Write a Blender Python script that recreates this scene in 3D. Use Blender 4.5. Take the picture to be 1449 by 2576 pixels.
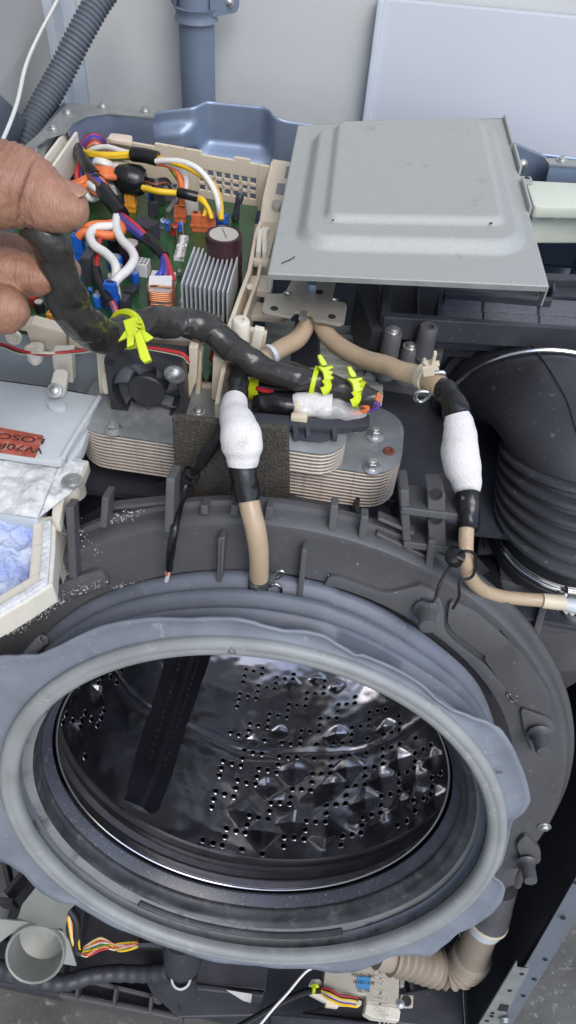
import bpy, bmesh, math, random
from mathutils import Vector, Matrix, noise as mnoise
random.seed(7)
for o in list(bpy.data.objects): bpy.data.objects.remove(o)
scene = bpy.context.scene
COL = scene.collection
R_ = math.radians
# ------------------------------------------------------------------ camera
CAM = Vector((0, 0, 1.25))
FOC, CX, CY = 1824.0, 724.5, 1288.0          # focal length and centre for a 1449 x 2576 frame
AX = Vector((0.99413839, 0.10692293, -0.01601087))   # world x, y, z axes seen in camera space (right, down, forward)
AY = Vector((0.09056282, -0.74267249, 0.66350279))
AZ = Vector((0.05905283, -0.66106359, -0.74800247))
cam_d = bpy.data.cameras.new('camera'); cam = bpy.data.objects.new('camera', cam_d); COL.objects.link(cam)
right = Vector((AX.x, AY.x, AZ.x)); down = Vector((AX.y, AY.y, AZ.y)); fwd = Vector((AX.z, AY.z, AZ.z))
cm = Matrix((right, -down, -fwd)).transposed().to_4x4(); cm.translation = CAM
cam.matrix_world = cm
cam_d.sensor_fit = 'VERTICAL'; cam_d.sensor_height = 36; cam_d.lens = 36 * FOC / 2576
cam_d.clip_start = 0.02; cam_d.clip_end = 200
scene.camera = cam
# ------------------------------------------------------------------ light: soft open shade, hazy sun from the front right
SUN_EL, SUN_AZ = 52, 152                      # azimuth measured from +y towards +x
w = bpy.data.worlds.new('World'); scene.world = w; w.use_nodes = True
nt = w.node_tree; bg = nt.nodes['Background']
sky = nt.nodes.new('ShaderNodeTexSky'); sky.sky_type = 'NISHITA'; sky.sun_disc = False
sky.sun_elevation = R_(SUN_EL); sky.sun_rotation = R_(SUN_AZ); sky.air_density = 1.0; sky.dust_density = 1.6; sky.ozone_density = 1.0
nt.links.new(sky.outputs[0], bg.inputs[0]); bg.inputs[1].default_value = 0.15
sun_d = bpy.data.lights.new('sun', 'SUN'); sun_d.energy = 0.75; sun_d.angle = R_(32); sun_d.color = (1, .96, .91)
sun = bpy.data.objects.new('sun', sun_d); COL.objects.link(sun)
sd = Vector((math.sin(R_(SUN_AZ)) * math.cos(R_(SUN_EL)), math.cos(R_(SUN_AZ)) * math.cos(R_(SUN_EL)), math.sin(R_(SUN_EL))))
sun.rotation_euler = sd.to_track_quat('Z', 'Y').to_euler(); sun.location = (1, -1, 3)
scene.view_settings.view_transform = 'Standard'; scene.view_settings.look = 'None'
scene.view_settings.exposure = 0.78; scene.view_settings.gamma = 1.0
scene.render.engine = 'CYCLES'; scene.cycles.glossy_bounces = 8
# ------------------------------------------------------------------ placing: a pixel of the photo met with a real plane of the machine
def ray(p):
    c = Vector(((p[0] - CX) / FOC, (p[1] - CY) / FOC, 1))
    return Vector((AX.dot(c), AY.dot(c), AZ.dot(c)))
def proj(q):
    d = Vector(q) - CAM; c = Vector((right.dot(d), down.dot(d), fwd.dot(d)))
    return CX + FOC * c.x / c.z, CY + FOC * c.y / c.z
def atz(p, z): r = ray(p); return CAM + r * ((z - CAM.z) / r.z)
def aty(p, y): r = ray(p); return CAM + r * ((y - CAM.y) / r.y)
def atx(p, x): r = ray(p); return CAM + r * ((x - CAM.x) / r.x)
def atd(p, d): return CAM + ray(p) * d
def atpl(p, o, n):
    r = ray(p); return CAM + r * ((o - CAM).dot(n) / r.dot(n))
def zat(base, py):                            # height at which the vertical line over base is seen at image row py
    d = Vector((base[0], base[1], 0)) - Vector((CAM.x, CAM.y, CAM.z)); k = (py - CY) / FOC
    c1, c2 = down.dot(d), fwd.dot(d)
    return (k * c2 - c1) / (down.z - k * fwd.z)
def zm(x0, y0, s):                            # reader for an enlarged crop of the photo
    return lambda x, y: ((x0 + x / s) * .62891, (y0 + y / s) * .62891)
z1 = zm(0, 0, 1.2578); z2 = zm(1152, 0, 1.2578); z3 = zm(0, 500, 1.811); z4 = zm(500, 500, 1.811); z5 = zm(1000, 450, 1.1112)
z6 = zm(0, 1200, 1.61); z7 = zm(800, 1150, 1.61); z8 = zm(1450, 1100, 1.6967)
y1 = zm(0, 1700, 1.61); y2 = zm(800, 1900, 1.61); y3 = zm(1500, 1900, 1.802); y4 = zm(0, 2450, 1.2578)
y5 = zm(1100, 2500, 1.2035); y6 = zm(0, 3300, 1.2578); y7 = zm(1100, 3300, 1.2035)
def pp(x, y): return (x, y)
# drum frame: G = centre of the gasket lip, DA = axis into the machine
G = Vector((-0.01551, 0.20294, 0.61353)); TL, YW = 0.28471, -0.01997
DA = -Vector((math.sin(YW) * math.cos(TL), -math.cos(YW) * math.cos(TL), math.sin(TL)))
DR = Vector((math.cos(YW), math.sin(YW), 0)); DU = DR.cross(DA)
if DU.z < 0: DU = -DU
def dr(r, th, a): return G + DR * (r * math.cos(th)) + DU * (r * math.sin(th)) + DA * a
def on_ring(p, a):                            # pixel on the plane at depth a of the drum axis -> (r, theta)
    q = atpl(p, G + DA * a, DA) - G
    return math.hypot(q.dot(DR), q.dot(DU)), math.atan2(q.dot(DU), q.dot(DR))
def on_cyl(p, rad):                           # pixel on the inner wall of a cylinder about the drum axis -> (theta, a)
    d = ray(p); o = CAM - G
    d2 = d - DA * d.dot(DA); o2 = o - DA * o.dot(DA)
    A, B, C_ = d2.dot(d2), 2 * d2.dot(o2), o2.dot(o2) - rad * rad
    t = (-B + math.sqrt(max(B * B - 4 * A * C_, 0))) / (2 * A); q = o + d * t
    return math.atan2(q.dot(DU), q.dot(DR)), q.dot(DA)
# ------------------------------------------------------------------ mesh helpers; a shape is (verts, faces)
def join(*vs):
    V, Fc = [], []
    for v, f in vs:
        n = len(V); V += [Vector(a) for a in v]; Fc += [[i + n for i in q] for q in f]
    return V, Fc
def prism(poly, vec):
    n = len(poly); V = [Vector(p) for p in poly]; vec = Vector(vec)
    V += [p + vec for p in V]
    Fc = [list(range(n)), list(range(2 * n - 1, n - 1, -1))] + [[i, i + n, (i + 1) % n + n, (i + 1) % n] for i in range(n)]
    return V, Fc
def box(c, s, rot=None):
    c = Vector(c); V = []
    for x in (-.5, .5):
        for y in (-.5, .5):
            for z in (-.5, .5):
                v = Vector((x * s[0], y * s[1], z * s[2])); V.append(c + (rot @ v if rot else v))
    return V, [[0, 1, 3, 2], [4, 6, 7, 5], [0, 4, 5, 1], [2, 3, 7, 6], [0, 2, 6, 4], [1, 5, 7, 3]]
def boxf(o, ex, ey, ez):                      # box from a corner and three edge vectors
    o, ex, ey, ez = Vector(o), Vector(ex), Vector(ey), Vector(ez)
    V = [o + ex * i + ey * j + ez * k for i in (0, 1) for j in (0, 1) for k in (0, 1)]
    return V, [[0, 1, 3, 2], [4, 6, 7, 5], [0, 4, 5, 1], [2, 3, 7, 6], [0, 2, 6, 4], [1, 5, 7, 3]]
def slab(quad, th, vec=(0, 0, -1)): return prism(quad, Vector(vec) * th)
def bar(a, b, wd, ht, up=(0, 0, 1)):          # bar between two points
    a, b = Vector(a), Vector(b); d = (b - a).normalized(); s = d.cross(Vector(up)).normalized(); u = s.cross(d)
    P = [a - s * wd / 2 - u * ht / 2, a + s * wd / 2 - u * ht / 2, a + s * wd / 2 + u * ht / 2, a - s * wd / 2 + u * ht / 2]
    return prism(P, b - a)
def smooth_path(pts, res=6, vals=None):
    pts = [Vector(p) for p in pts]; out, vo = [], []
    n = len(pts)
    for i in range(n - 1):
        p0, p1, p2, p3 = pts[max(i - 1, 0)], pts[i], pts[i + 1], pts[min(i + 2, n - 1)]
        for k in range(res):
            t = k / res; t2, t3 = t * t, t * t * t
            out.append(.5 * ((2 * p1) + (p2 - p0) * t + (2 * p0 - 5 * p1 + 4 * p2 - p3) * t2 + (3 * p1 - p0 - 3 * p2 + p3) * t3))
            if vals: s = t * t * (3 - 2 * t); vo.append(vals[i] * (1 - s) + vals[i + 1] * s)
    out.append(pts[-1])
    if vals: vo.append(vals[-1])
    return (out, vo) if vals else out
def tube(pts, rad, seg=10, res=6, cap=True, flat=None, wob=0.0, ws=40, raw=False):
    vals = rad if isinstance(rad, (list, tuple)) else [rad] * len(pts)
    P, Rr = (([Vector(p) for p in pts], list(vals)) if raw else smooth_path(pts, res, list(vals)))
    n = len(P); V, Fc = [], []
    T = [(P[min(i + 1, n - 1)] - P[max(i - 1, 0)]).normalized() for i in range(n)]
    u = T[0].cross(Vector((0, 0, 1)));
    if u.length < .1: u = T[0].cross(Vector((0, 1, 0)))
    u.normalize()
    for i in range(n):
        if i:
            u = (u - T[i] * u.dot(T[i])).normalized()
        v = T[i].cross(u)
        for k in range(seg):
            a = 2 * math.pi * k / seg; r = Rr[i]
            q = u * math.cos(a) * r + v * math.sin(a) * r * (flat if flat else 1)
            p = P[i] + q
            if wob: p += q.normalized() * (mnoise.noise(p * ws) * wob)
            V.append(p)
    for i in range(n - 1):
        for k in range(seg):
            Fc.append([i * seg + k, i * seg + (k + 1) % seg, (i + 1) * seg + (k + 1) % seg, (i + 1) * seg + k])
    if cap: Fc += [list(range(seg))[::-1], list(range((n - 1) * seg, n * seg))]
    return V, Fc
def cyl(a, b, r, seg=16, r2=None):
    return tube([a, b], [r, r if r2 is None else r2], seg=seg, raw=True)
def lathe_ax(o, ax, prof, seg=24, closed=False):   # prof: (radius, height along ax)
    o, ax = Vector(o), Vector(ax).normalized(); u = ax.cross(Vector((0.3, .9, .1))).normalized(); v = ax.cross(u); V, Fc = [], []
    for r, h in prof:
        for k in range(seg):
            t = 2 * math.pi * k / seg; V.append(o + ax * h + (u * math.cos(t) + v * math.sin(t)) * r)
    m = len(prof)
    for i in range(m - 1 if not closed else m):
        j = (i + 1) % m
        for k in range(seg): Fc.append([i * seg + k, i * seg + (k + 1) % seg, j * seg + (k + 1) % seg, j * seg + k])
    if not closed:
        Fc += [list(range(seg))[::-1], list(range((m - 1) * seg, m * seg))]
    return V, Fc
def drum_lathe(prof, seg=144, closed=False, mod=None, t0=0, t1=2 * math.pi):
    full = abs(t1 - t0 - 2 * math.pi) < 1e-6; V, Fc = [], []; m = len(prof); cols = seg if full else seg + 1
    for k in range(cols):
        th = t0 + (t1 - t0) * k / seg
        for r, a in prof:
            if mod: r, a = mod(th, r, a)
            V.append(dr(r, th, a))
    for k in range(seg):
        k2 = (k + 1) % cols
        for i in range(m if closed else m - 1):
            j = (i + 1) % m; Fc.append([k * m + i, k2 * m + i, k2 * m + j, k * m + j])
    if closed and not full: Fc += [list(range(m)), list(range((cols - 1) * m, cols * m))[::-1]]
    return V, Fc
def rrect(w_, h_, r, n=5):                    # rounded rectangle outline in 2D
    out = []
    for cx, cy, a0 in ((w_ / 2 - r, h_ / 2 - r, 0), (-w_ / 2 + r, h_ / 2 - r, 90), (-w_ / 2 + r, -h_ / 2 + r, 180), (w_ / 2 - r, -h_ / 2 + r, 270)):
        for k in range(n + 1):
            a = R_(a0 + 90 * k / n); out.append((cx + r * math.cos(a), cy + r * math.sin(a)))
    return out
def round_poly(pts, r, n=4):                  # polygon (3D points) with rounded corners
    pts = [Vector(p) for p in pts]; out = []; N = len(pts)
    for i in range(N):
        p, a, b = pts[i], pts[i - 1], pts[(i + 1) % N]
        d1, d2 = (a - p), (b - p); rr = min(r, d1.length * .45, d2.length * .45)
        s, e = p + d1.normalized() * rr, p + d2.normalized() * rr
        for k in range(n + 1):
            t = k / n; out.append(s * (1 - t) ** 2 + p * 2 * t * (1 - t) + e * t * t)
    return out
WO = {}                                       # world origin of every object
def mesh_of(name, shape, mat=None, smooth=35, bevel=0, bseg=2, doubles=False):
    V, Fc = shape; me = bpy.data.meshes.new(name); bm = bmesh.new()
    bv = [bm.verts.new(v) for v in V]
    for f in Fc:
        try: bm.faces.new([bv[i] for i in f])
        except ValueError: pass
    if doubles: bmesh.ops.remove_doubles(bm, verts=bm.verts, dist=1e-5)
    bmesh.ops.recalc_face_normals(bm, faces=bm.faces)
    if bevel:
        es = [e for e in bm.edges if len(e.link_faces) == 2 and e.calc_face_angle(0) > R_(40)]
        bmesh.ops.bevel(bm, geom=es, offset=bevel, segments=bseg, affect='EDGES', clamp_overlap=True, profile=.6)
    bm.to_mesh(me); bm.free()
    for p in me.polygons: p.use_smooth = bool(smooth)
    if smooth: me.set_sharp_from_angle(angle=R_(smooth))
    if mat: me.materials.append(mat)
    return me
def link(name, me, parent, origin):
    o = bpy.data.objects.new(name, me); COL.objects.link(o)
    if parent is None: o.location = origin; WO[o.name] = Vector(origin)
    else: o.parent = parent; WO[o.name] = WO[parent.name].copy()
    return o
def obj(name, shape, mat, parent=None, label=None, cat=None, group=None, kind=None, smooth=35, bevel=0, bseg=2, doubles=False):
    me = mesh_of(name, shape, mat, smooth, bevel, bseg, doubles)
    if parent is None:
        xs = [v.co for v in me.vertices]
        og = Vector(((min(v.x for v in xs) + max(v.x for v in xs)) / 2, (min(v.y for v in xs) + max(v.y for v in xs)) / 2, min(v.z for v in xs)))
    else: og = WO[parent.name]
    me.transform(Matrix.Translation(-og))
    o = link(name, me, parent, og); tag(o, label, cat, group, kind); return o
def tag(o, label=None, cat=None, group=None, kind=None):
    for k, v in (('label', label), ('category', cat), ('group', group), ('kind', kind)):
        if v: o[k] = v
    return o
def thing(name, loc, label, cat, group=None):
    o = bpy.data.objects.new(name, None); COL.objects.link(o); o.empty_display_size = .02
    o.location = loc; WO[o.name] = Vector(loc); return tag(o, label, cat, group)
def inst(name, me, mw, parent=None, **kw):    # share mesh data: mw = world matrix
    o = bpy.data.objects.new(name, me); COL.objects.link(o)
    if parent is None: o.matrix_world = mw; WO[o.name] = mw.translation.copy()
    else: o.parent = parent; o.matrix_basis = Matrix.Translation(-WO[parent.name]) @ mw; WO[o.name] = mw.translation.copy()
    return tag(o, **kw)
def frame(o, z, x=None):                      # matrix at o with local z along the given direction
    z = Vector(z).normalized(); x = Vector(x) if x is not None else (Vector((1, 0, 0)) if abs(z.x) < .9 else Vector((0, 1, 0)))
    x = (x - z * x.dot(z)).normalized(); y = z.cross(x)
    m = Matrix((x, y, z)).transposed().to_4x4(); m.translation = Vector(o); return m
# ------------------------------------------------------------------ materials
def lin(c): return tuple((v / 12.92 if v <= .04045 else ((v + .055) / 1.055) ** 2.4) for v in c)
def sr(r, g, b): return lin((r / 255, g / 255, b / 255))
def mat(name, col, rough=.5, metal=0, var=.12, vs=18, bump=.0, bs=120, dust=0, dcol=(.6, .6, .6), ds=60, trans=0, sss=0, spec=.5, coat=0, alpha=1, col2=None, ior=None, rvar=.12, emit=None):
    m = bpy.data.materials.new(name); m.use_nodes = True; n = m.node_tree; N, L = n.nodes, n.links; b = N['Principled BSDF']
    tc = N.new('ShaderNodeTexCoord'); nz = N.new('ShaderNodeTexNoise'); nz.inputs['Scale'].default_value = vs; nz.inputs['Detail'].default_value = 6; nz.inputs['Roughness'].default_value = .6
    L.new(tc.outputs['Object'], nz.inputs['Vector'])
    mx = N.new('ShaderNodeMix'); mx.data_type = 'RGBA'
    c2 = col2 if col2 else tuple(min(1, v * (1 + var)) for v in col); c1 = col if col2 else tuple(v * (1 - var) for v in col)
    mx.inputs[6].default_value = (*c1, 1); mx.inputs[7].default_value = (*c2, 1)
    rp = N.new('ShaderNodeMapRange'); rp.inputs[1].default_value = .3; rp.inputs[2].default_value = .7; L.new(nz.outputs[0], rp.inputs[0]); L.new(rp.outputs[0], mx.inputs[0])
    cout = mx.outputs[2]
    if dust:
        n2 = N.new('ShaderNodeTexNoise'); n2.inputs['Scale'].default_value = ds; n2.inputs['Detail'].default_value = 8; n2.inputs['Roughness'].default_value = .75
        L.new(tc.outputs['Object'], n2.inputs['Vector'])
        r2 = N.new('ShaderNodeMapRange'); r2.inputs[1].default_value = .62 - dust * .25; r2.inputs[2].default_value = .70; L.new(n2.outputs[0], r2.inputs[0])
        m2 = N.new('ShaderNodeMix'); m2.data_type = 'RGBA'; m2.inputs[7].default_value = (*dcol, 1); L.new(cout, m2.inputs[6]); L.new(r2.outputs[0], m2.inputs[0]); cout = m2.outputs[2]
    L.new(cout, b.inputs['Base Color'])
    rr = N.new('ShaderNodeMapRange'); rr.inputs[3].default_value = max(rough - rvar * rough, .02); rr.inputs[4].default_value = min(rough + rvar * rough * 1.5, 1); L.new(nz.outputs[0], rr.inputs[0]); L.new(rr.outputs[0], b.inputs['Roughness'])
    b.inputs['Metallic'].default_value = metal; b.inputs['Specular IOR Level'].default_value = spec
    if trans: b.inputs['Transmission Weight'].default_value = trans
    if sss:
        b.inputs['Subsurface Weight'].default_value = sss; b.inputs['Subsurface Radius'].default_value = (1, .6, .4); b.inputs['Subsurface Scale'].default_value = .006
    if coat: b.inputs['Coat Weight'].default_value = coat; b.inputs['Coat Roughness'].default_value = .12
    if ior: b.inputs['IOR'].default_value = ior
    if alpha < 1: b.inputs['Alpha'].default_value = alpha
    if bump:
        nb = N.new('ShaderNodeTexNoise'); nb.inputs['Scale'].default_value = bs; nb.inputs['Detail'].default_value = 4; L.new(tc.outputs['Object'], nb.inputs['Vector'])
        bp = N.new('ShaderNodeBump'); bp.inputs['Strength'].default_value = bump; bp.inputs['Distance'].default_value = .002; L.new(nb.outputs[0], bp.inputs['Height']); L.new(bp.outputs[0], b.inputs['Normal'])
    return m
M = {}
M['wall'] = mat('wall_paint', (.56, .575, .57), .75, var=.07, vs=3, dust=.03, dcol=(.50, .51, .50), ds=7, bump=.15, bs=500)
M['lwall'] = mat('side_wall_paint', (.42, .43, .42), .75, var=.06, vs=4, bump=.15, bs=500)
M['board'] = mat('white_board', (.56, .585, .635), .5, var=.03, vs=3, bump=.05, bs=400)
M['trim'] = mat('trim_plastic', (.52, .57, .63), .5, var=.06)
M['floor'] = mat('concrete', (.105, .105, .095), .85, var=.35, vs=9, bump=.6, bs=90, dust=.25, dcol=(.34, .34, .32), ds=70)
M['pvc'] = mat('grey_pvc', (.15, .19, .255), .5, var=.12, vs=14)
M['hoseg'] = mat('grey_hose', (.12, .14, .165), .45, var=.15)
M['galv'] = mat('galvanised_steel', (.44, .46, .45), .5, .75, var=.12, vs=40)
M['steel'] = mat('sky_tinted_steel', (.25, .315, .43), .42, .55, var=.12, vs=10, bump=.06, bs=80)  # blue in the base colour stands for sky reflected in galvanised steel
M['plate'] = mat('plate_steel', (.40, .415, .395), .66, .25, var=.09, vs=420, bump=.06, bs=300, dust=.03, dcol=(.30, .31, .31), ds=26)
M['zinc'] = mat('zinc_bracket', (.50, .47, .41), .45, .7, var=.1, vs=60)
M['screw'] = mat('screw_metal', (.58, .59, .58), .36, .9, var=.1, vs=200)
M['wire_st'] = mat('spring_wire', (.70, .72, .74), .22, 1, var=.1)
M['cream'] = mat('cream_plastic', (.69, .60, .47), .5, var=.07, vs=12, sss=.05)
M['cream2'] = mat('ivory_plastic', (.70, .66, .56), .5, var=.06, vs=12, dust=.1, dcol=(.85, .84, .8))
M['pcb'] = mat('green_board', (.020, .080, .024), .3, var=.5, vs=30, dust=.2, dcol=(.10, .11, .035), ds=45, coat=.4, bump=.15, bs=60)
M['blackp'] = mat('black_plastic', (.042, .044, .055), .45, var=.25, vs=30, dust=.08, dcol=(.12, .12, .13), ds=160)
M['tub'] = mat('tub_plastic', (.094, .095, .100), .42, var=.18, vs=9, dust=.08, dcol=(.17, .17, .165), ds=120, bump=.08, bs=700)
M['tubd'] = mat('tub_dusty_plastic', (.050, .052, .056), .5, var=.2, vs=12, dust=.3, dcol=(.35, .35, .34), ds=150, bump=.08, bs=700)
M['gasket'] = mat('grey_rubber', (.190, .212, .250), .48, var=.2, vs=22, dust=.12, dcol=(.33, .34, .33), ds=90)
M['bellows'] = mat('bellows_rubber', (.125, .142, .176), .45, var=.18, vs=20, dust=.1, dcol=(.26, .27, .27), ds=110)
M['bead'] = mat('grey_rubber_bead', (.27, .285, .285), .42, var=.15, vs=22, dust=.15, dcol=(.43, .43, .39), ds=60)
M['gin'] = mat('stained_rubber', (.19, .20, .20), .45, var=.2, vs=14, dust=.35, dcol=(.045, .043, .042), ds=26)
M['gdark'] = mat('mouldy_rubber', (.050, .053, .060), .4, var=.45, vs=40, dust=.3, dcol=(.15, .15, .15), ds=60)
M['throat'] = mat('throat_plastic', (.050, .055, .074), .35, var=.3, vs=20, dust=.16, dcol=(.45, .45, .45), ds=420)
M['tan'] = mat('tan_silicone', (.47, .36, .245), .3, var=.10, vs=25, sss=.5, spec=.5, dust=.05, dcol=(.6, .5, .38))
M['felt'] = mat('white_felt', (.72, .70, .69), .95, var=.10, vs=30, bump=.4, bs=700, spec=.05, dust=.12, dcol=(.52, .50, .47), ds=35)
M['tape'] = mat('black_tape', (.011, .011, .012), .24, var=.3, vs=50, bump=.5, bs=60)
M['wrap'] = mat('black_wrap_film', (.022, .021, .020), .2, var=.4, vs=45, bump=.9, bs=42, col2=(.05, .046, .042))
M['foam'] = mat('dark_foam', (.075, .069, .060), .9, var=.4, vs=500, bump=1, bs=700, dust=.3, dcol=(.26, .24, .19), ds=900, spec=.15)
M['yel'] = mat('yellow_plastic', (.55, .66, .015), .32, var=.12)
M['hetop'] = mat('exchanger_top', (.27, .285, .29), .45, .35, var=.3, vs=30, dust=.2, dcol=(.36, .37, .37), ds=40)
M['heside'] = mat('exchanger_edge', (.50, .44, .38), .5, .3, var=.12, vs=90, dust=.24, dcol=(.17, .09, .045), ds=260)
M['hegap'] = mat('exchanger_core', (.06, .048, .04), .8, .0, var=.3)
M['frost'] = mat('translucent_plastic', (.54, .58, .60), .35, var=.10, vs=14, sss=.4, dust=.12, dcol=(.68, .70, .70), ds=55)
M['crust'] = mat('powder_crust', (.68, .70, .70), .9, var=.16, vs=120, bump=.6, bs=300, dust=.4, dcol=(.44, .47, .48), ds=55, spec=.15)
M['powder'] = mat('blue_powder', (.26, .36, .78), .9, vs=38, bump=1, bs=380, col2=(.66, .72, .84), spec=.15)
M['sheet'] = mat('painted_sheet', (.38, .42, .45), .5, .2, var=.08, vs=20, dust=.08, dcol=(.55, .57, .57))
M['label_or'] = mat('orange_label', (.42, .085, .05), .5, var=.25, vs=90, dust=.25, dcol=(.55, .5, .48), ds=120)
M['ink'] = mat('black_ink', (.02, .02, .02), .6)
M['paper'] = mat('white_label', (.72, .72, .70), .5, var=.04)
M['bluel'] = mat('blue_label', (.06, .26, .50), .5, var=.08)
M['orange'] = mat('orange_nylon', (.62, .16, .06), .45, var=.1)
M['amber'] = mat('amber_nylon', (.75, .32, .03), .45, var=.1)
M['blue'] = mat('blue_nylon', (.015, .13, .58), .4, var=.12)
M['white'] = mat('white_nylon', (.72, .72, .70), .45, var=.05)
M['greyp'] = mat('grey_nylon', (.20, .21, .22), .45, var=.1)
M['w_red'] = mat('red_wire', (.50, .03, .04), .4); M['w_blue'] = mat('blue_wire', (.03, .07, .48), .4)
M['w_pur'] = mat('purple_wire', (.10, .05, .26), .4); M['w_wht'] = mat('white_wire', (.74, .73, .70), .4, var=.04)
M['w_yel'] = mat('yellow_wire', (.78, .50, .02), .4); M['w_ora'] = mat('orange_wire', (.68, .17, .05), .4)
M['w_brn'] = mat('brown_wire', (.16, .06, .035), .4); M['w_grn'] = mat('green_wire', (.03, .24, .06), .4)
M['w_blk'] = mat('black_wire', (.012, .012, .013), .35); M['w_pnk'] = mat('salmon_wire', (.55, .22, .16), .4)
M['w_crm'] = mat('cream_wire', (.66, .58, .42), .4)
M['alu'] = mat('aluminium', (.66, .68, .71), .45, .45, var=.08, vs=60)
M['capbr'] = mat('brown_sleeve', (.042, .016, .020), .3, var=.2)
M['capk'] = mat('black_sleeve', (.018, .014, .018), .3, var=.2); M['captop'] = mat('capacitor_vent', (.55, .53, .46), .45, .3, var=.1)
M['copper'] = mat('copper_wire', (.62, .26, .13), .28, .9, var=.15)
M['comp_red'] = mat('red_component', (.30, .03, .02), .35); M['comp_blue'] = mat('light_blue_component', (.25, .36, .55), .35)
M['rubber'] = mat('duct_rubber', (.037, .038, .044), .42, var=.3, vs=8, dust=.05, dcol=(.2, .2, .2), ds=200)
M['filt'] = mat('filter_felt', (.14, .143, .165), .9, var=.15, vs=200, bump=.5, bs=600, spec=.2)
M['tank'] = mat('milky_plastic', (.62, .66, .56), .4, var=.05, sss=.4)
M['grille'] = mat('grille_plastic', (.46, .48, .43), .5, var=.1)
M['beige'] = mat('beige_hose', (.31, .26, .205), .45, var=.1, sss=.15)
M['module'] = mat('beige_module', (.44, .41, .34), .5, var=.06)
M['cloud'] = mat('cloudy_plastic', (.55, .58, .54), .35, var=.15, vs=20, trans=.6, dust=.12, dcol=(.55, .56, .52), ds=60)
M['bluesteel2'] = mat('cabinet_paint', (.20, .22, .26), .45, .35, var=.1, vs=14)
M['void'] = mat('dark_void', (.002, .002, .003), 1, spec=0)
M['dustm'] = mat('powder_dust', (.62, .62, .60), .9, var=.1)
# ================================================================== the setting
obj('floor', ([(-6, -6, 0), (6, -6, 0), (6, 6, 0), (-6, 6, 0)], [[0, 1, 2, 3]]), M['floor'], kind='structure')
WALL_Y = 1.0
xc = aty(z1(345, 515), WALL_Y).x
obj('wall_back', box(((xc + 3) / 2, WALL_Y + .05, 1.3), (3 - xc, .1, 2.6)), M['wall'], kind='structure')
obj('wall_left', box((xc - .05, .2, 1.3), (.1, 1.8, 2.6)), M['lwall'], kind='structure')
obj('corner_trim', join(box((xc + .016, WALL_Y - .004, 1.3), (.026, .008, 2.59)), box((xc + .006, WALL_Y - .02, 1.3), (.012, .04, 2.59))), M['trim'], kind='structure', bevel=.002)
pa, pb = aty(z2(487, 0), .985), aty(z2(405, 615), .985)
bx = (pa.x + pb.x) / 2; bt = aty(z2(1000, 50), .985)
bz = [aty(z2(600, 0), .985).z, aty(z2(1449, 100), .985).z]
ztop = sum(bz) / 2
pb_ = thing('wall_board', (bx, .985, .3), 'smooth white board standing against the grey wall on the right', 'board')
obj('sheet', box((bx + .5, .990, (ztop + .3) / 2), (1.0, .012, ztop - .3)), M['board'], pb_, bevel=.001)
obj('edge_strip', box((bx - .004, .9875, (ztop + .3) / 2), (.008, .016, ztop - .3)), M['trim'], pb_, bevel=.002)
# drain pipe on the wall
pt = thing('drain_pipe', aty(pp(490, 300), .955), 'straight grey plastic drain pipe clamped upright to the back wall', 'pipe')
pc = aty(pp(497, 160), .955); pr_ = .0205
obj('pipe', cyl((pc.x, .955, .3), (pc.x, .955, 2.0), pr_, 28), M['pvc'], pt)
zc0, zc1 = aty(z1(980, 125), .935).z, aty(z1(980, 55), .935).z
cl = obj('clamp_band', lathe_ax((pc.x, .955, zc0), (0, 0, 1), [(pr_ + .0006, 0), (pr_ + .0045, 0), (pr_ + .0025, (zc1 - zc0) * .35), (pr_ + .0025, (zc1 - zc0) * .65), (pr_ + .005, zc1 - zc0), (pr_ + .0006, zc1 - zc0)], 28), M['pvc'], pt, smooth=40)
zcm = (zc0 + zc1) / 2 + .012
obj('clamp_ear', prism(round_poly([(pc.x + pr_ - .002, .945, zcm - .012), (pc.x + pr_ + .026, .975, zcm - .012), (pc.x + pr_ + .026, .975, zcm + .014), (pc.x + pr_ - .002, .945, zcm + .012)], .008), (0, -.004, 0)), M['pvc'], pt)
obj('clamp_ear', prism(round_poly([(pc.x - pr_ + .002, .945, zcm - .006), (pc.x - pr_ - .010, .965, zcm - .006), (pc.x - pr_ - .010, .965, zcm + .018), (pc.x - pr_ + .002, .945, zcm + .018)], .008), (0, -.004, 0)), M['pvc'], pt)
# shared screw meshes (local z = out)
def screw_shape(r=.004, hex_=False):
    s = lathe_ax((0, 0, 0), (0, 0, 1), [(r * 1.5, 0), (r * 1.5, r * .25), (r, r * .3), (r * .95, r * .7), (r * .6, r * .95), (r * .25, r * .98), (r * .2, r * .6)], 14)
    return s
SCREW = mesh_of('screw', screw_shape(), M['screw'])
def bolt_shape(r=.0042):
    return join(lathe_ax((0, 0, 0), (0, 0, 1), [(r * 1.75, 0), (r * 1.75, r * .2), (r * 1.1, r * .45)], 18), lathe_ax((0, 0, r * .3), (0, 0, 1), [(r * 1.05, 0), (r * 1.05, r * 1.25), (r * .9, r * 1.45), (r * .6, r * 1.4), (r * .5, r * .95)], 6))
BOLT = mesh_of('hex_bolt', bolt_shape(), M['screw'], smooth=25)
inst('screw', SCREW, frame((pc.x + pr_ + .016, .960, zcm), (0, -1, 0)), pt)
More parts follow.
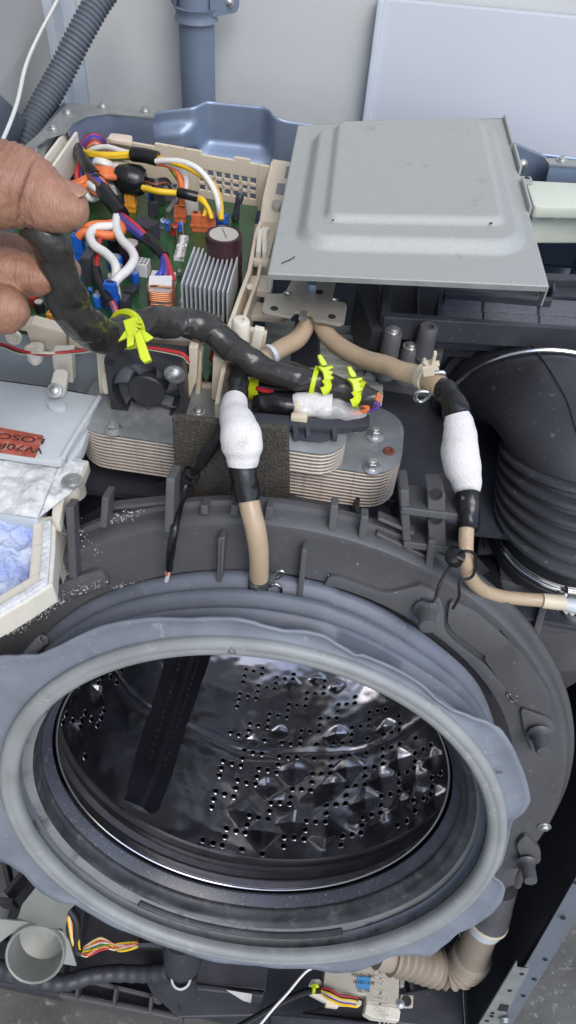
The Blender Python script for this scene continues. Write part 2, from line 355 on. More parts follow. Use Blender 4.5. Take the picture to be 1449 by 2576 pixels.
# corrugated hose
def corrugated(pts, r, amp, pitch, seg=18, res=40):
    P = smooth_path(pts, res); L = [0]
    for i in range(1, len(P)): L.append(L[-1] + (P[i] - P[i - 1]).length)
    tot = L[-1]; n = int(tot / pitch * 5); out, rr = [], []; j = 0
    for k in range(n + 1):
        s = tot * k / n
        while j < len(P) - 2 and L[j + 1] < s: j += 1
        t = (s - L[j]) / max(L[j + 1] - L[j], 1e-9); out.append(P[j].lerp(P[j + 1], t))
        rr.append(r + amp * math.cos(2 * math.pi * s / pitch))
    return tube(out, rr, seg=seg, raw=True)
hp = [aty(z1(590, -120), .93), aty(z1(500, 0), .91), aty(z1(400, 180), .885), aty(z1(300, 380), .86), aty(z1(200, 560), .83), aty(z1(110, 740), .80), aty(z1(60, 860), .79)]
obj('corrugated_hose', corrugated(hp, .0135, .0011, .0051), M['hoseg'], label='thick grey corrugated hose slanting across the wall corner', cat='hose')
cp = [atx(z1(*q), xc + x_) for q, x_ in (((310, -60), .022), ((285, 10), .022), ((200, 170), .014), ((130, 330), .012), ((85, 520), .030), ((20, 690), .038), ((-30, 770), .04))]
off = Vector((0, .0016, 0))
wc = thing('power_cord', cp[-1], 'flat white twin cord hanging down beside the corrugated hose', 'cord')
obj('core', tube([p - off for p in cp], .0017, 8), M['paper'], wc); obj('core', tube([p + off for p in cp], .0017, 8), M['paper'], wc)
obj('dark_side_panel', prism([atx(z1(-80, 420), xc + .02), atx(z1(0, 470), xc + .02), atx(z1(135, 600), xc + .02), atx(z1(60, 820), xc + .02), atx(z1(-80, 820), xc + .02)], (-.012, 0, 0)), M['hoseg'], label='dark grey panel corner behind the hose at the left edge', cat='panel', bevel=.002)

# ================================================================== cabinet
cab = thing('washing_machine_cabinet', (0, .5, .05), 'opened galvanised steel washing machine cabinet without its front and lid', 'cabinet')
BY = .86
# back panel: pressed steel sheet, height field over (x, z)
def back_shape():
    top = [z1(250, 545), z1(345, 520), z1(540, 560), z1(770, 570), z1(800, 560), z1(1005, 537), z1(1070, 548), z1(1300, 570), z1(1370, 585), z1(1449, 610)]
    T = [aty(p, BY) for p in top]; xs0, xs1 = T[0].x, .33
    ext = [(p.x, p.z) for p in T] + [(.33, T[-1].z - .01)]
    def ztop_(x):
        for i in range(len(ext) - 1):
            if ext[i][0] <= x <= ext[i + 1][0]:
                t = (x - ext[i][0]) / max(ext[i + 1][0] - ext[i][0], 1e-6); return ext[i][1] * (1 - t) + ext[i + 1][1] * t
        return ext[-1][1]
    c = aty(z1(1180, 690), BY); cw = aty(z1(1350, 690), BY).x - c.x; cz = aty(z1(1180, 790), BY).z
    nx, nz = 120, 40; V, Fc = [], []
    ridge = aty(z1(1005, 600), BY).x
    def sm(e0, e1, v): t = max(0, min(1, (v - e0) / (e1 - e0))); return t * t * (3 - 2 * t)
    for i in range(nx + 1):
        x = xs0 + (xs1 - xs0) * i / nx; zt = ztop_(x)
        for j in range(nz + 1):
            z = zt - (.13) * (j / nz) ** 1.0
            d = 0
            inx = sm(cw + .006, cw - .006, abs(x - c.x)); inz = sm(cz - .006, cz + .008, z); d -= .020 * inx * inz            # pressed recess, towards the room
            if x < ridge: d += .012 * sm(ridge - .003, ridge - .02, x) * sm(zt - .012, zt - .022, z)
            s0 = aty(z1(840, 730), BY); s1 = aty(z1(985, 790), BY)
            d -= .007 * sm(s0.x - .004, s0.x + .006, x) * sm(s1.x + .004, s1.x - .002, x) * sm(s0.z + .002, s0.z - .004, z)
            V.append((x, BY - d * 1.0, z))
    for i in range(nx):
        for j in range(nz): Fc.append([i * (nz + 1) + j, (i + 1) * (nz + 1) + j, (i + 1) * (nz + 1) + j + 1, i * (nz + 1) + j + 1])
    V2 = [Vector(v) for v in V]; n = len(V2)
    return V2, Fc, T
bV, bF, bT = back_shape()
bo = obj('back_panel', (bV, bF), M['steel'], cab, smooth=50)
md = bo.modifiers.new('thick', 'SOLIDIFY'); md.thickness = .0015; md.offset = 1
def rim(pts_img, z, th=.0018): return prism([atz(p, z) for p in pts_img], (0, 0, -th))
obj('lower_back_panel', box((0, BY + .012, .42), (.62, .002, .76)), M['steel'], cab)
# left rear corner bracket
ZR = .937
cb = obj('corner_bracket', rim([z1(345, 515), z1(520, 532), z1(730, 556), z1(785, 566), z1(770, 588), z1(660, 575), z1(540, 565), z1(440, 580), z1(370, 615), z1(335, 660), z1(240, 690), z1(130, 770), z1(110, 745), z1(215, 655), z1(300, 560)], ZR), M['galv'], cab, smooth=0)
ce = [z1(765, 590), z1(660, 577), z1(540, 567), z1(440, 582), z1(375, 615), z1(340, 660)]
top_ = [atz(p, ZR - .001) for p in ce]; T2 = smooth_path(top_, 5); n = len(T2)
dep = [.026] * n; dep = [.030 + .006 * math.sin(i / n * 3) for i in range(n)]
obj('bracket_skirt', (T2 + [p + Vector((0, .003, -d)) for p, d in zip(T2, dep)], [[i, i + 1, n + i + 1, n + i] for i in range(n - 1)]), M['steel'], cb, smooth=60)
for q in (z1(517, 534), z1(730, 556), z1(340, 566), z1(267, 645)): inst('screw', SCREW, frame(atz(q, ZR + .0003), (0, 0, 1)), cb)
cb2 = obj('corner_tab', prism(round_poly([atz(z1(130, 770), .93), atz(z1(165, 725), .93), atz(z1(240, 730), .93), atz(z1(215, 795), .93), atz(z1(180, 810), .93)], .006), (0, 0, -.002)), M['galv'], cab)
inst('screw', SCREW, frame(atz(z1(175, 750), .9305), (0, 0, 1)), cb2)
obj('left_flange', prism([atz(z1(130, 770), .925), atz(z1(240, 690), .925), atz(z1(290, 680), .925), atz(z1(180, 830), .925), atz(z1(60, 900), .925)], (0, 0, -.002)), M['galv'], cab)
# right rear corner
rb = obj('corner_bracket', rim([z5(1310, 203), z5(1340, 203), z5(1600, 222), z5(1600, 248), z5(1330, 228)], .93), M['galv'], cab, smooth=0)
inst('screw', SCREW, frame(atz(z5(1385, 213), .9303), (0, 0, 1)), rb)
q = [atz(z5(1335, 232), .928), atz(z5(1600, 250), .928)]
obj('bracket_skirt', prism([q[0], q[1], q[1] + Vector((0, -.004, -.045)), q[0] + Vector((.004, -.004, -.045)), q[0] + Vector((0, -.002, -.01))], (0, .002, 0)), M['steel'], rb)
gp = aty(z5(1210, 232), BY - .012)
inst('screw', SCREW, frame(gp, (0, -1, .1)), cab)
obj('back_upright', prism([aty(z5(1120, 130), BY - .01), aty(z5(1170, 140), BY - .01), aty(z5(1320, 205), BY - .01), aty(z5(1340, 320), BY - .01), aty(z5(1120, 320), BY - .01)], (0, .008, 0)), M['steel'], cab)
# side panels with slanted front edge
SX = .305
f0, f1 = atx(pp(1600, 2056), SX), atx(pp(1258, 2620), SX)
dirf = (f1 - f0).normalized(); inn = Vector((-.017, 0.004, 0))
sp = obj('side_panel', prism([(SX, f0.y, f0.z), (SX, f1.y, f1.z), (SX, f1.y - .03, .04), (SX, BY, .04), (SX, BY, .93), (SX, f0.y + .15, .93)], (.0015, 0, 0)), M['bluesteel2'], cab, smooth=0)
fl = obj('front_flange', prism([f0, f1 + dirf * .1, f1 + dirf * .1 + inn, f0 + inn], (0, .0015, .0006)), M['bluesteel2'], sp, smooth=0, bevel=.0005)
HOLE = mesh_of('hole', lathe_ax((0, 0, 0), (0, 0, 1), [(.0026, 0), (.0026, .0004), (.0019, .0005), (.0018, .0002)], 10), M['ink'])
fn = dirf.cross(Vector((1, 0, 0))).normalized()
if fn.dot(CAM - f0) < 0: fn = -fn
for q in (y7(1443, 268), y7(1385, 440), y7(1300, 640), y7(1248, 735), y7(1195, 815)):
    p = atpl(q, f0 + inn * .5, fn); inst('screw_hole', HOLE, frame(p + fn * .0016, fn), fl)
# light bracket low on the right
lb = thing('hinge_bracket', atx(y7(1090, 850), SX - .03), 'pale galvanised angle bracket screwed inside the lower right side panel', 'bracket')
L1 = [atpl(y7(1165, 655), f0 + inn * 1.2 + fn * .004, fn), atpl(y7(1165, 690), f0 + inn * 1.2 + fn * .004, fn), atpl(y7(1222, 700), f0 + inn * 1.2 + fn * .004, fn), atpl(y7(1130, 880), f0 + inn * 1.2 + fn * .004, fn), atpl(y7(1040, 1010), f0 + inn * 1.2 + fn * .004, fn), atpl(y7(950, 1010), f0 + inn * 1.2 + fn * .004, fn), atpl(y7(1060, 830), f0 + inn * 1.2 + fn * .004, fn)]
obj('plate', prism(L1, -fn * .0018), M['galv'], lb, smooth=0)
obj('slot', prism([atpl(y7(a, b), f0 + inn * 1.2 + fn * .0045, fn) for a, b in ((1085, 862), (1128, 868), (1118, 900), (1070, 893))], -fn * .0004), M['ink'], lb, smooth=0)
for q in (y7(1188, 717), y7(1130, 797), y7(1047, 905), y7(1043, 920), y7(1020, 943)):
    inst('screw_hole', HOLE, frame(atpl(q, f0 + inn * 1.2 + fn * .0042, fn), fn), lb)
inst('screw', SCREW, frame(atpl(y7(1105, 938), f0 + inn * 1.0 + fn * .006, fn), fn, None), lb)
obj('left_side_panel', box((-.312, .58, .49), (.002, .56, .88)), M['bluesteel2'], cab)

# ================================================================== tub
tub = thing('tub', dr(.2, -math.pi / 2, .3), 'dark grey plastic outer tub with ribs and pegs around the drum', 'tub')
TA = .060
def tubmod(th, r, a): return r, a
prof = [(.205, .075), (.215, .068), (.224, TA + .003), (.228, TA), (.262, TA), (.267, TA - .002), (.2705, TA - .002), (.2735, TA + .001), (.275, TA + .006), (.2755, TA + .010), (.2765, TA + .012), (.2805, TA + .0125), (.2812, TA + .016), (.2805, TA + .020), (.268, TA + .025), (.258, TA + .04), (.256, .16), (.254, .56), (.20, .59), (.02, .60)]
obj('shell', drum_lathe(prof, 180, mod=tubmod), M['tub'], tub, smooth=35)
def ring_pt(p, a): r, th = on_ring(p, a); return dr(r, th, a)
def pad(pix, h, name='raised_panel', m='tub', arc=None):
    P = [ring_pt(p, TA - h) for p in pix]
    if arc:                                              # close along an inner arc
        r0 = arc; t1_ = on_ring(pix[-1], TA)[1]; t0_ = on_ring(pix[0], TA)[1]
        for k in range(13): P.append(dr(r0, t1_ + (t0_ - t1_) * k / 12, TA - h))
    P = round_poly(P, .006, 3)
    return obj(name, prism(P, DA * (h + .0005)), M[m], tub, smooth=30, bevel=.0016, bseg=2)
pad([y2(775, 790), y2(800, 715), y2(830, 655), y2(880, 655), y2(1000, 695), y2(1190, 765), y2(1290, 745), y2(1420, 710), y3(330, 795), y3(440, 842), y3(500, 960), y3(495, 1110), y3(560, 1190), y3(800, 1370), y3(960, 1560)], .0045, arc=.229)
pad([y3(540, 900), y3(522, 1060), y3(560, 1130), y3(800, 1310), y5(1010, 170), y5(1160, 380), y5(1330, 440), y5(1325, 330), y5(1200, 150), y5(1080, 20), y3(1000, 1225), y3(730, 985)], .0045)
pad([y1(-60, 1190), y1(150, 1130), y1(330, 1050), y1(500, 975), y1(640, 935), y1(690, 990), y1(700, 1050), y1(560, 1085), y1(300, 1170), y1(60, 1330)], .006)
pad([y5(1205, 1010), y5(1280, 1080), y5(1280, 1150), y5(1200, 1160), y5(1160, 1060)], .005)
pad([y5(1180, 400), y5(1330, 455), y5(1352, 500), y5(1320, 560), y5(1245, 620), y5(1200, 520)], .0035)
PEG = mesh_of('peg', lathe_ax((0, 0, 0), (0, 0, 1), [(.0095, 0), (.0075, .002), (.0068, .005), (.0063, .017), (.0057, .0188), (.002, .0192)], 20), M['tub'])
for q in (y3(365, 975), y5(1272, 525), y7(1212, 180)): inst('peg', PEG, frame(ring_pt(q, TA - .008) , -DA), tub)
def ribbar(a, b, wd=.0042, ht=.012, aa=TA, m='tub', name='rib'):
    A_, B_ = ring_pt(a, aa - ht * .5), ring_pt(b, aa - ht * .5)
    return obj(name, bar(A_, B_, wd, ht, up=-DA), M[m], tub, smooth=0, bevel=.0012)
ribbar(y2(152, 372), y2(130, 660)); ribbar(y2(678, 450), y2(645, 760)); ribbar(y1(465, 500), y1(485, 960), .006); ribbar(y1(700, 430), y1(685, 625), .005, .016)
ribbar(y1(1118, 300), y1(1105, 650), .006, .02); ribbar(y1(1430, 700), y1(1425, 960), .004)
for a, b in ((y2(38, 170), y2(35, 232)), (y2(232, 170), y2(222, 240)), (y2(455, 180), y2(443, 262)), (y2(868, 170), y2(850, 352)), (y2(1062, 240), y2(1038, 416)), (y3(410, 440), y3(378, 690))):
    ribbar(a, b, .0055, .012, TA + .012)
# webs behind the flange on the right and left
for a, b in ((y3(20, 290), y3(280, 400)), (y3(10, 400), y3(365, 570)), (y1(710, 520), y1(1090, 480))):
    ribbar(a, b, .003, .010, TA + .016)
obj('lug', prism(round_poly([ring_pt(p, TA + .012) for p in (y7(1080, 215), y7(1170, 210), y7(1230, 225), y7(1175, 300), y7(1140, 290), y7(1060, 330))], .004), DA * .02), M['tub'], tub, bevel=.001)
inst('screw', SCREW, frame(ring_pt(y5(1297, 970), TA - .001), -DA), tub)
# channelled screw towers right of the exchanger
for (tx, ty, s) in ((y3(430, 60), y3(430, 200), 1), (y3(430, 235), y3(440, 440), 1)):
    a_, b_ = ring_pt(tx, TA + .02), ring_pt(ty, TA + .02)
    tw = obj('screw_tower', join(bar(a_, b_, .012, .03, up=-DA), bar(a_ + DR * -.022, b_ + DR * -.022, .006, .03, up=-DA), bar(a_ + DR * .02, b_ + DR * .02, .006, .03, up=-DA), bar(b_ - DR * .025, b_ + DR * .022, .006, .034, up=-DA)), M['tub'], tub, smooth=0, bevel=.0012)
    obj('bore', lathe_ax(a_ - DA * .0151, -DA, [(.0045, 0), (.0045, .001), (.003, .001), (.0028, .0002)], 14), M['ink'], tw)
# fins across the dark valley between exchanger and tub
tb = obj('rear_deck', prism([(-.28, .40, .800), (.28, .40, .800), (.28, .60, .780), (-.28, .60, .780)], (0, 0, -.006)), M['blackp'], tub, smooth=0)
for k in range(7):
    th = R_(30 + k * 8); obj('deck_fin', join(*[bar(dr(.262, th, .10), dr(.262, th, .20), .003, .016, up=(math.cos(th), 0, math.sin(th)))]), M['blackp'], tub, smooth=0)
for aa in (.105, .125, .150): obj('hoop', drum_lathe([(.2565, aa), (.263, aa), (.263, aa + .003), (.2565, aa + .003)], 60, closed=True, t0=R_(15), t1=R_(165)), M['blackp'], tub, smooth=20)

# ================================================================== drum
drum = thing('drum', dr(.2, -math.pi / 2, .3), 'polished steel drum with punched holes seen through the round opening', 'drum')
M['drum'] = mat('drum_steel', (.57, .57, .595), .145, 1, var=.06, vs=6, bump=.012, bs=30)
M['drumr'] = mat('drum_rim_steel', (.62, .62, .64), .12, 1, var=.05)
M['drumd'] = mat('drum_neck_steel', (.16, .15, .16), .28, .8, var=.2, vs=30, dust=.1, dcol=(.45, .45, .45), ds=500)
RD = .235
dia = []
for (x, y, h, s) in [(95, 705, 6, 26), (350, 695, 6, 26), (515, 740, 6, 25), (690, 742, 6, 25), (185, 860, -5, 22), (440, 850, 6, 25), (600, 655, 6, 22), (285, 770, 6, 22), (610, 890, 6, 25), (25, 520, 5, 16), (295, 535, 6, 20), (535, 495, 5, 17), (100, 960, 6, 26), (240, 1010, -5, 22), (520, 965, 6, 24), (670, 830, 6, 22), (300, 300, 4, 14), (200, 262, 4, 14), (85, 285, 4, 14), (-110, 560, 4, 14), (760, 650, 5, 20), (40, 860, 5, 20), (-40, 780, 5, 20), (-150, 900, 5, 22), (-60, 1000, 6, 24), (400, 950, -4, 18), (780, 830, 5, 20)]:
    th, a = on_cyl(y5(x, y), RD); dia.append((th, a, h * .00085, s * .001))
for (x, y) in [(490, 410), (380, 600), (375, 390), (330, 420)]:
    th, a = on_cyl(y4(x, y), RD); dia.append((th, a, .005, .018))
sA = [on_cyl(p, RD)[1] for p in (y4(560, 440), y4(950, 600), y5(300, 610))]
def drum_shape():
    nt_, na = 460, 132; V, Fc = [], []
    for i in range(nt_):
        th = -math.pi + 2 * math.pi * i / nt_
        for j in range(na + 1):
            a = .118 + (.56 - .118) * j / na; r = RD
            for (t, a0, h, s) in dia:
                dt = abs(th - t)
                if dt < .25:
                    l1 = (dt * RD + abs(a - a0)) / s
                    if l1 < 1: r -= h * (1 - l1)
            r -= .0016 * math.exp(-((a - (sA[1] + .004 * math.sin(th * 9 + 1))) / .007) ** 2)      # rolled bead round the drum
            r += .0011 * mnoise.noise(Vector((th * 5, a * 22, 3))) + .0004 * mnoise.noise(Vector((th * 16, a * 70, 8)))
            V.append(dr(r, th, a))
    for i in range(nt_):
        k = (i + 1) % nt_
        for j in range(na): Fc.append([i * (na + 1) + j, i * (na + 1) + j + 1, k * (na + 1) + j + 1, k * (na + 1) + j])
    return V, Fc
obj('wall', drum_shape(), M['drum'], drum, smooth=14)
obj('back_disc', drum_lathe([(RD, .56), (.18, .57), (.17, .562), (.05, .562), (.04, .55), (.001, .55)], 96), M['drum'], drum, smooth=40)
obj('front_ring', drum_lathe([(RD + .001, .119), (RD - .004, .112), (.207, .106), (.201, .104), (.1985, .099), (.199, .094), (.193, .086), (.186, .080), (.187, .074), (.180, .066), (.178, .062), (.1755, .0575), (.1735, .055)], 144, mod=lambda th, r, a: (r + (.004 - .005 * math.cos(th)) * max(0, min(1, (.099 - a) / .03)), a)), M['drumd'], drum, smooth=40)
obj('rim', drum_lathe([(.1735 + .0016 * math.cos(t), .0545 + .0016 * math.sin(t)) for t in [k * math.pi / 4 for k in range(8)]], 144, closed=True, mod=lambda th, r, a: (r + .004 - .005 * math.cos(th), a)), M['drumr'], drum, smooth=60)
# punched holes
hv, hf = lathe_ax((0, 0, 0), (0, 0, 1), [(.0046, -.0008), (.0038, .0), (.0033, .0), (.0030, -.0002)], 12)
HM = mesh_of('perforation', (hv, hf), M['drum'], smooth=50); HM.materials.append(M['void'])
for p in HM.polygons:
    if len(p.vertices) > 4 and p.center.z > -.0003: p.material_index = 1
H4 = [(1237, 288), (1275, 297), (1316, 310), (1322, 282), (1230, 320), (1222, 350), (1300, 370), (1342, 380), (1382, 385), (1388, 357), (1393, 327), (1297, 400), (1287, 433), (1247, 422), (1207, 410), (1200, 440), (1192, 472), (1355, 512), (1350, 545), (1345, 577), (1300, 567), (1258, 558), (1252, 592), (1245, 625), (1202, 615), (1160, 603), (1332, 643), (1400, 520), (1418, 655), (1230, 695), (1272, 708), (1317, 715), (1220, 733), (1212, 768), (1168, 758), (1123, 745), (1115, 782), (1105, 820), (1347, 793), (1303, 785), (1293, 825), (1285, 865), (1240, 855), (1195, 843), (1187, 883), (1177, 925), (1130, 912), (1086, 898), (1075, 938), (1065, 978), (1362, 960), (1355, 1000), (1348, 1042), (1300, 1033), (1253, 1025), (1243, 1068), (1235, 1107), (1188, 1098), (1140, 1087), (1130, 1128), (1072, 1160), (1118, 1172), (1020, 1145), (1218, 1192), (1320, 1215), (628, 260), (613, 290), (585, 355), (555, 325), (527, 293), (512, 328), (493, 358), (465, 328), (422, 330), (403, 365), (523, 495), (508, 532), (492, 568), (460, 538), (428, 507), (410, 545), (392, 580), (363, 548), (333, 515), (318, 555), (428, 727)]
H5 = [(90, 238), (86, 264), (10, 255), (47, 260), (155, 328), (193, 332), (233, 332), (237, 302), (238, 272), (150, 358), (145, 392), (105, 388), (67, 382), (62, 412), (57, 445), (15, 438), (385, 347), (383, 378), (345, 383), (305, 385), (302, 417), (297, 450), (258, 450), (217, 450), (213, 483), (210, 515), (167, 512), (126, 510), (122, 545), (118, 575), (75, 573), (33, 568), (200, 577), (455, 423), (453, 455), (450, 487), (412, 490), (372, 495), (370, 530), (365, 563), (325, 570), (283, 573), (495, 412), (532, 405), (598, 440), (602, 475), (600, 507), (563, 520), (525, 530), (445, 548), (600, 575), (560, 590), (520, 598), (520, 635), (520, 670), (478, 683), (435, 690), (433, 728), (432, 768), (388, 773), (345, 780), (343, 820), (338, 860), (293, 865), (248, 868), (247, 907), (242, 945), (195, 947), (150, 948), (145, 988), (138, 1030), (92, 1027), (43, 1022), (40, 1065), (677, 545), (440, 620), (358, 632), (317, 637), (275, 643), (268, 680), (265, 715), (223, 717), (180, 717), (177, 757), (172, 795), (127, 790), (82, 790), (75, 830), (70, 865), (23, 862), (188, 645), (105, 640), (62, 640), (20, 635), (15, 672), (8, 710), (715, 600), (677, 620), (675, 660), (677, 695), (640, 710), (597, 722), (597, 762), (597, 803), (555, 815), (512, 825), (510, 867), (510, 908), (465, 915), (422, 925), (418, 965), (415, 1003), (370, 1012), (325, 1018), (318, 1060), (797, 715), (755, 737), (757, 780), (755, 820), (715, 835), (677, 853), (677, 897), (635, 945), (590, 963), (750, 580)]
def rad_off(th, a):
    r = RD
    for (t, a0, h, s) in dia:
        l1 = (abs(th - t) * RD + abs(a - a0)) / s
        if l1 < 1: r -= h * (1 - l1)
    r -= .0016 * math.exp(-((a - (sA[1] + .004 * math.sin(th * 9 + 1))) / .007) ** 2)
    return r + .0011 * mnoise.noise(Vector((th * 5, a * 22, 3))) + .0004 * mnoise.noise(Vector((th * 16, a * 70, 8)))
for q in [y4(*p) for p in H4] + [y5(*p) for p in H5]:
    th, a = on_cyl(q, RD)
    if .125 < a < .55:
        nrm = -(DR * math.cos(th) + DU * math.sin(th)); inst('perforation', HM, frame(dr(rad_off(th, a) - .0009, th, a), nrm), drum)
# lifter: a hollow black vane along the wall
lt0, la0 = on_cyl(y4(945, 240), RD); lt1, la1 = on_cyl(y4(700, 985), RD)
lw0 = abs(on_cyl(y4(1080, 240), RD)[0] - on_cyl(y4(815, 240), RD)[0]) * RD
M['lift'] = mat('vane_plastic', (.014, .015, .022), .3, var=.2)
def lifter():
    V, Fc = [], []; n = 16; prof_ = [(-1, 0), (-.6, .008), (-.25, .015), (-.12, .020), (.12, .020), (.25, .015), (.6, .008), (1, 0)]
    for i in range(n + 1):
        t = i / n; th = lt0 * (1 - t) + lt1 * t; a = (la0 + .10) * (1 - t) + la1 * t; k = 1 if t < .9 else max(.25, 1 - (t - .9) * 7)
        w_ = lw0 * .5 * (1 - .3 * t)
        for s, h in prof_: V.append(dr(RD + .002 - h * k, th + s * w_ / RD, a))
    m = len(prof_)
    for i in range(n):
        for j in range(m - 1): Fc.append([i * m + j, i * m + j + 1, (i + 1) * m + j + 1, (i + 1) * m + j])
    Fc.append([n * m + j for j in range(m)]); return V, Fc
lf = obj('lifter', lifter(), M['lift'], drum, smooth=30)
DIM = mesh_of('lifter_dimple', lathe_ax((0, 0, 0), (0, 0, 1), [(.0026, -.001), (.0022, .0008), (.0012, .0012), (.0004, .0012)], 8), M['lift'])
for row, hh, cnt in ((-.40, .013, 26), (.36, .0138, 26)):
    for k in range(cnt):
        t = .06 + .8 * k / cnt; th = lt0 * (1 - t) + lt1 * t; a = (la0 + .10) * (1 - t) + la1 * t; w_ = lw0 * .5 * (1 - .3 * t)
        th2 = th + row * w_ / RD; nrm = -(DR * math.cos(th2) + DU * math.sin(th2)); inst('lifter_dimple', DIM, frame(dr(RD + .002 - hh, th2, a), nrm), lf)

# ================================================================== door gasket
gk = thing('door_gasket', dr(.21, -math.pi / 2, 0), 'grey ribbed rubber door gasket with wavy flaps around the drum opening', 'gasket')
bead = [(.2110, .006), (.2125, .003), (.2120, .0), (.2095, -.0022), (.2060, -.0028), (.2048, -.0018), (.2036, -.0022), (.2000, -.0018), (.1975, .0004), (.1965, .004), (.1972, .008)]
obj('lip_bead', drum_lathe(bead, 180, mod=lambda th, r, a: (r + .0008 * math.sin(3 * th + 1), a + .001 * math.sin(2 * th))), M['bead'], gk, smooth=60)
obj('inner_wall', drum_lathe([(.1972, .008), (.1995, .011), (.2010, .015), (.2005, .018), (.1985, .0195), (.1965, .0210), (.1940, .0222), (.1920, .0232)], 180), M['gin'], gk, smooth=60)
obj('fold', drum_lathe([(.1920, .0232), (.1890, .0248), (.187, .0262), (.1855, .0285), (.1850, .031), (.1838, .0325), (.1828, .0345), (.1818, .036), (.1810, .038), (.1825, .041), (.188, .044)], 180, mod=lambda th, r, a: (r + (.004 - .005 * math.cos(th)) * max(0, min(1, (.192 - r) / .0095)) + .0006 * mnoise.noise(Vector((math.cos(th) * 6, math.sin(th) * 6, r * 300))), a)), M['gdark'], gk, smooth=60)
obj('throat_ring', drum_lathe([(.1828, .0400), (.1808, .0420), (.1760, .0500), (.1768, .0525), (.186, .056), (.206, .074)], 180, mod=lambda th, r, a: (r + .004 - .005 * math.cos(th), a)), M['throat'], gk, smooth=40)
# drain rib at the bottom
def arcbar(p0, p1, rr, aa, wd, name, m):
    t0_, t1_ = on_ring(p0, aa)[1], on_ring(p1, aa)[1]
    pr2 = [(rr, aa), (rr - wd * .55, aa - wd * .2), (rr - wd * .75, aa + wd * .3), (rr - wd * .5, aa + wd), (rr, aa + wd * 1.2)]
    return obj(name, drum_lathe(pr2, 48, closed=True, t0=t0_, t1=t1_), M[m], gk, smooth=50, bevel=.0006)
arcbar(y6(730, 375), y7(310, 500), .2000, .0175, .008, 'drain_rib', 'gdark')
# wavy flange flap (outer contour traced, real wavy sheet)
flap = [y4(-260, 330), y4(-120, 250), y4(0, 230), y4(90, 226), y4(200, 216), y4(300, 168), y4(500, 70), y4(600, 45), y4(700, 30), y4(950, 22), y4(1200, 12), y2(250, 905), y2(330, 920), y2(420, 955), y2(540, 988), y2(700, 995), y2(800, 1015), y2(900, 1080), y2(1000, 1145), y5(420, 130), y5(620, 220), y5(700, 270), y5(780, 350), y5(850, 400), y5(950, 440), y5(1030, 465), y5(1090, 505), y5(1140, 580), y5(1185, 680), y5(1222, 790), y5(1232, 845), y5(1205, 890), y5(1140, 940), y5(1128, 980), y5(1115, 1060), y5(1085, 1150), y7(1042, 242), y7(1085, 262), y7(1108, 300), y7(1090, 350), y7(1040, 410), y7(960, 465), y7(880, 500), y7(820, 550), y7(740, 605), y7(660, 600), y7(560, 612), y7(490, 650), y7(390, 690), y7(300, 698), y7(180, 685), y7(0, 685), y6(1300, 705), y6(1100, 690), y6(950, 650), y6(800, 600), y6(600, 515), y6(380, 390), y6(300, 375), y6(220, 325), y6(130, 228), y6(60, 180), y6(-60, 120), y6(-200, 0), y4(-330, 900), y4(-360, 600)]
fa = [on_ring(p, .006) for p in flap]
fa = sorted([(th, r) for r, th in fa])
def flap_r(th):
    n = len(fa)
    for i in range(n):
        t0_, r0 = fa[i]; t1_, r1 = fa[(i + 1) % n]
        if i == n - 1: t1_ += 2 * math.pi
        tt = th if th >= t0_ else (th + 2 * math.pi if i == n - 1 else th)
        if t0_ <= tt <= t1_:
            u = (tt - t0_) / max(t1_ - t0_, 1e-6); u = u * u * (3 - 2 * u) * .5 + u * .5; return max(r0 * (1 - u) + r1 * u, .2095)
    return .214
def flap_shape():
    n, m = 360, 6; V, Fc = [], []
    for i in range(n):
        th = -math.pi + 2 * math.pi * i / n; ro = flap_r(th)
        for j in range(m + 1):
            t = j / m; r = .2085 + (ro - .2085) * t
            a = .004 + .003 * math.sin(t * 3) + (ro - .21) * .10 * t * math.sin(3 * th + .5) + .002 * t * mnoise.noise(Vector((math.cos(th) * 5, math.sin(th) * 5, 0)))
            V.append(dr(r, th, a))
    for i in range(n):
        k = (i + 1) % n
        for j in range(m): Fc.append([i * (m + 1) + j, i * (m + 1) + j + 1, k * (m + 1) + j + 1, k * (m + 1) + j])
    return V, Fc
fo = obj('flap', flap_shape(), M['gasket'], gk, smooth=60); md = fo.modifiers.new('thick', 'SOLIDIFY'); md.thickness = .0022; md.offset = 0
# bellows between lip and tub, only roughly round
def bmod(th, r, a):
    k = math.sin(th) ; f = 1 if k > 0 else 1
    w_ = mnoise.noise(Vector((math.cos(th) * 3, math.sin(th) * 3, a * 30)))
    pinch = math.exp(-((th - R_(42)) / .22) ** 2)
    return r - (.011 if math.cos(th) > .2 else .004) * max(0, math.cos(th)) * (a / .05) + .0022 * w_ - .004 * pinch * math.sin(a * 400), a
bp_ = [(.209, .007), (.2125, .010), (.2135, .0125), (.2105, .0155), (.1985, .018), (.2035, .021), (.2165, .0235), (.2185, .0265), (.2165, .0295), (.2015, .0325), (.2075, .0355), (.2205, .0385), (.2225, .041), (.2225, .044), (.2125, .047), (.2175, .050), (.2265, .052), (.2285, .0555), (.2285, .059), (.2255, .062)]
obj('bellows', drum_lathe(bp_, 200, mod=bmod), M['bellows'], gk, smooth=50)
# coil spring that clamps the gasket, seen at the left
sp0, sp1 = on_ring(y1(60, 1449), .05), on_ring(y1(240, 1330), .05)
n = 150; hel = []
for k in range(n + 1):
    t = k / n; th = sp0[1] + (sp1[1] - sp0[1]) * t; ph = t * 2 * math.pi * 22
    hel.append(dr(.229 + .0042 * math.cos(ph), th, .047 + .0042 * math.sin(ph)))
obj('clamp_spring', tube(hel, .0009, 6, raw=True), M['greyp'], gk)

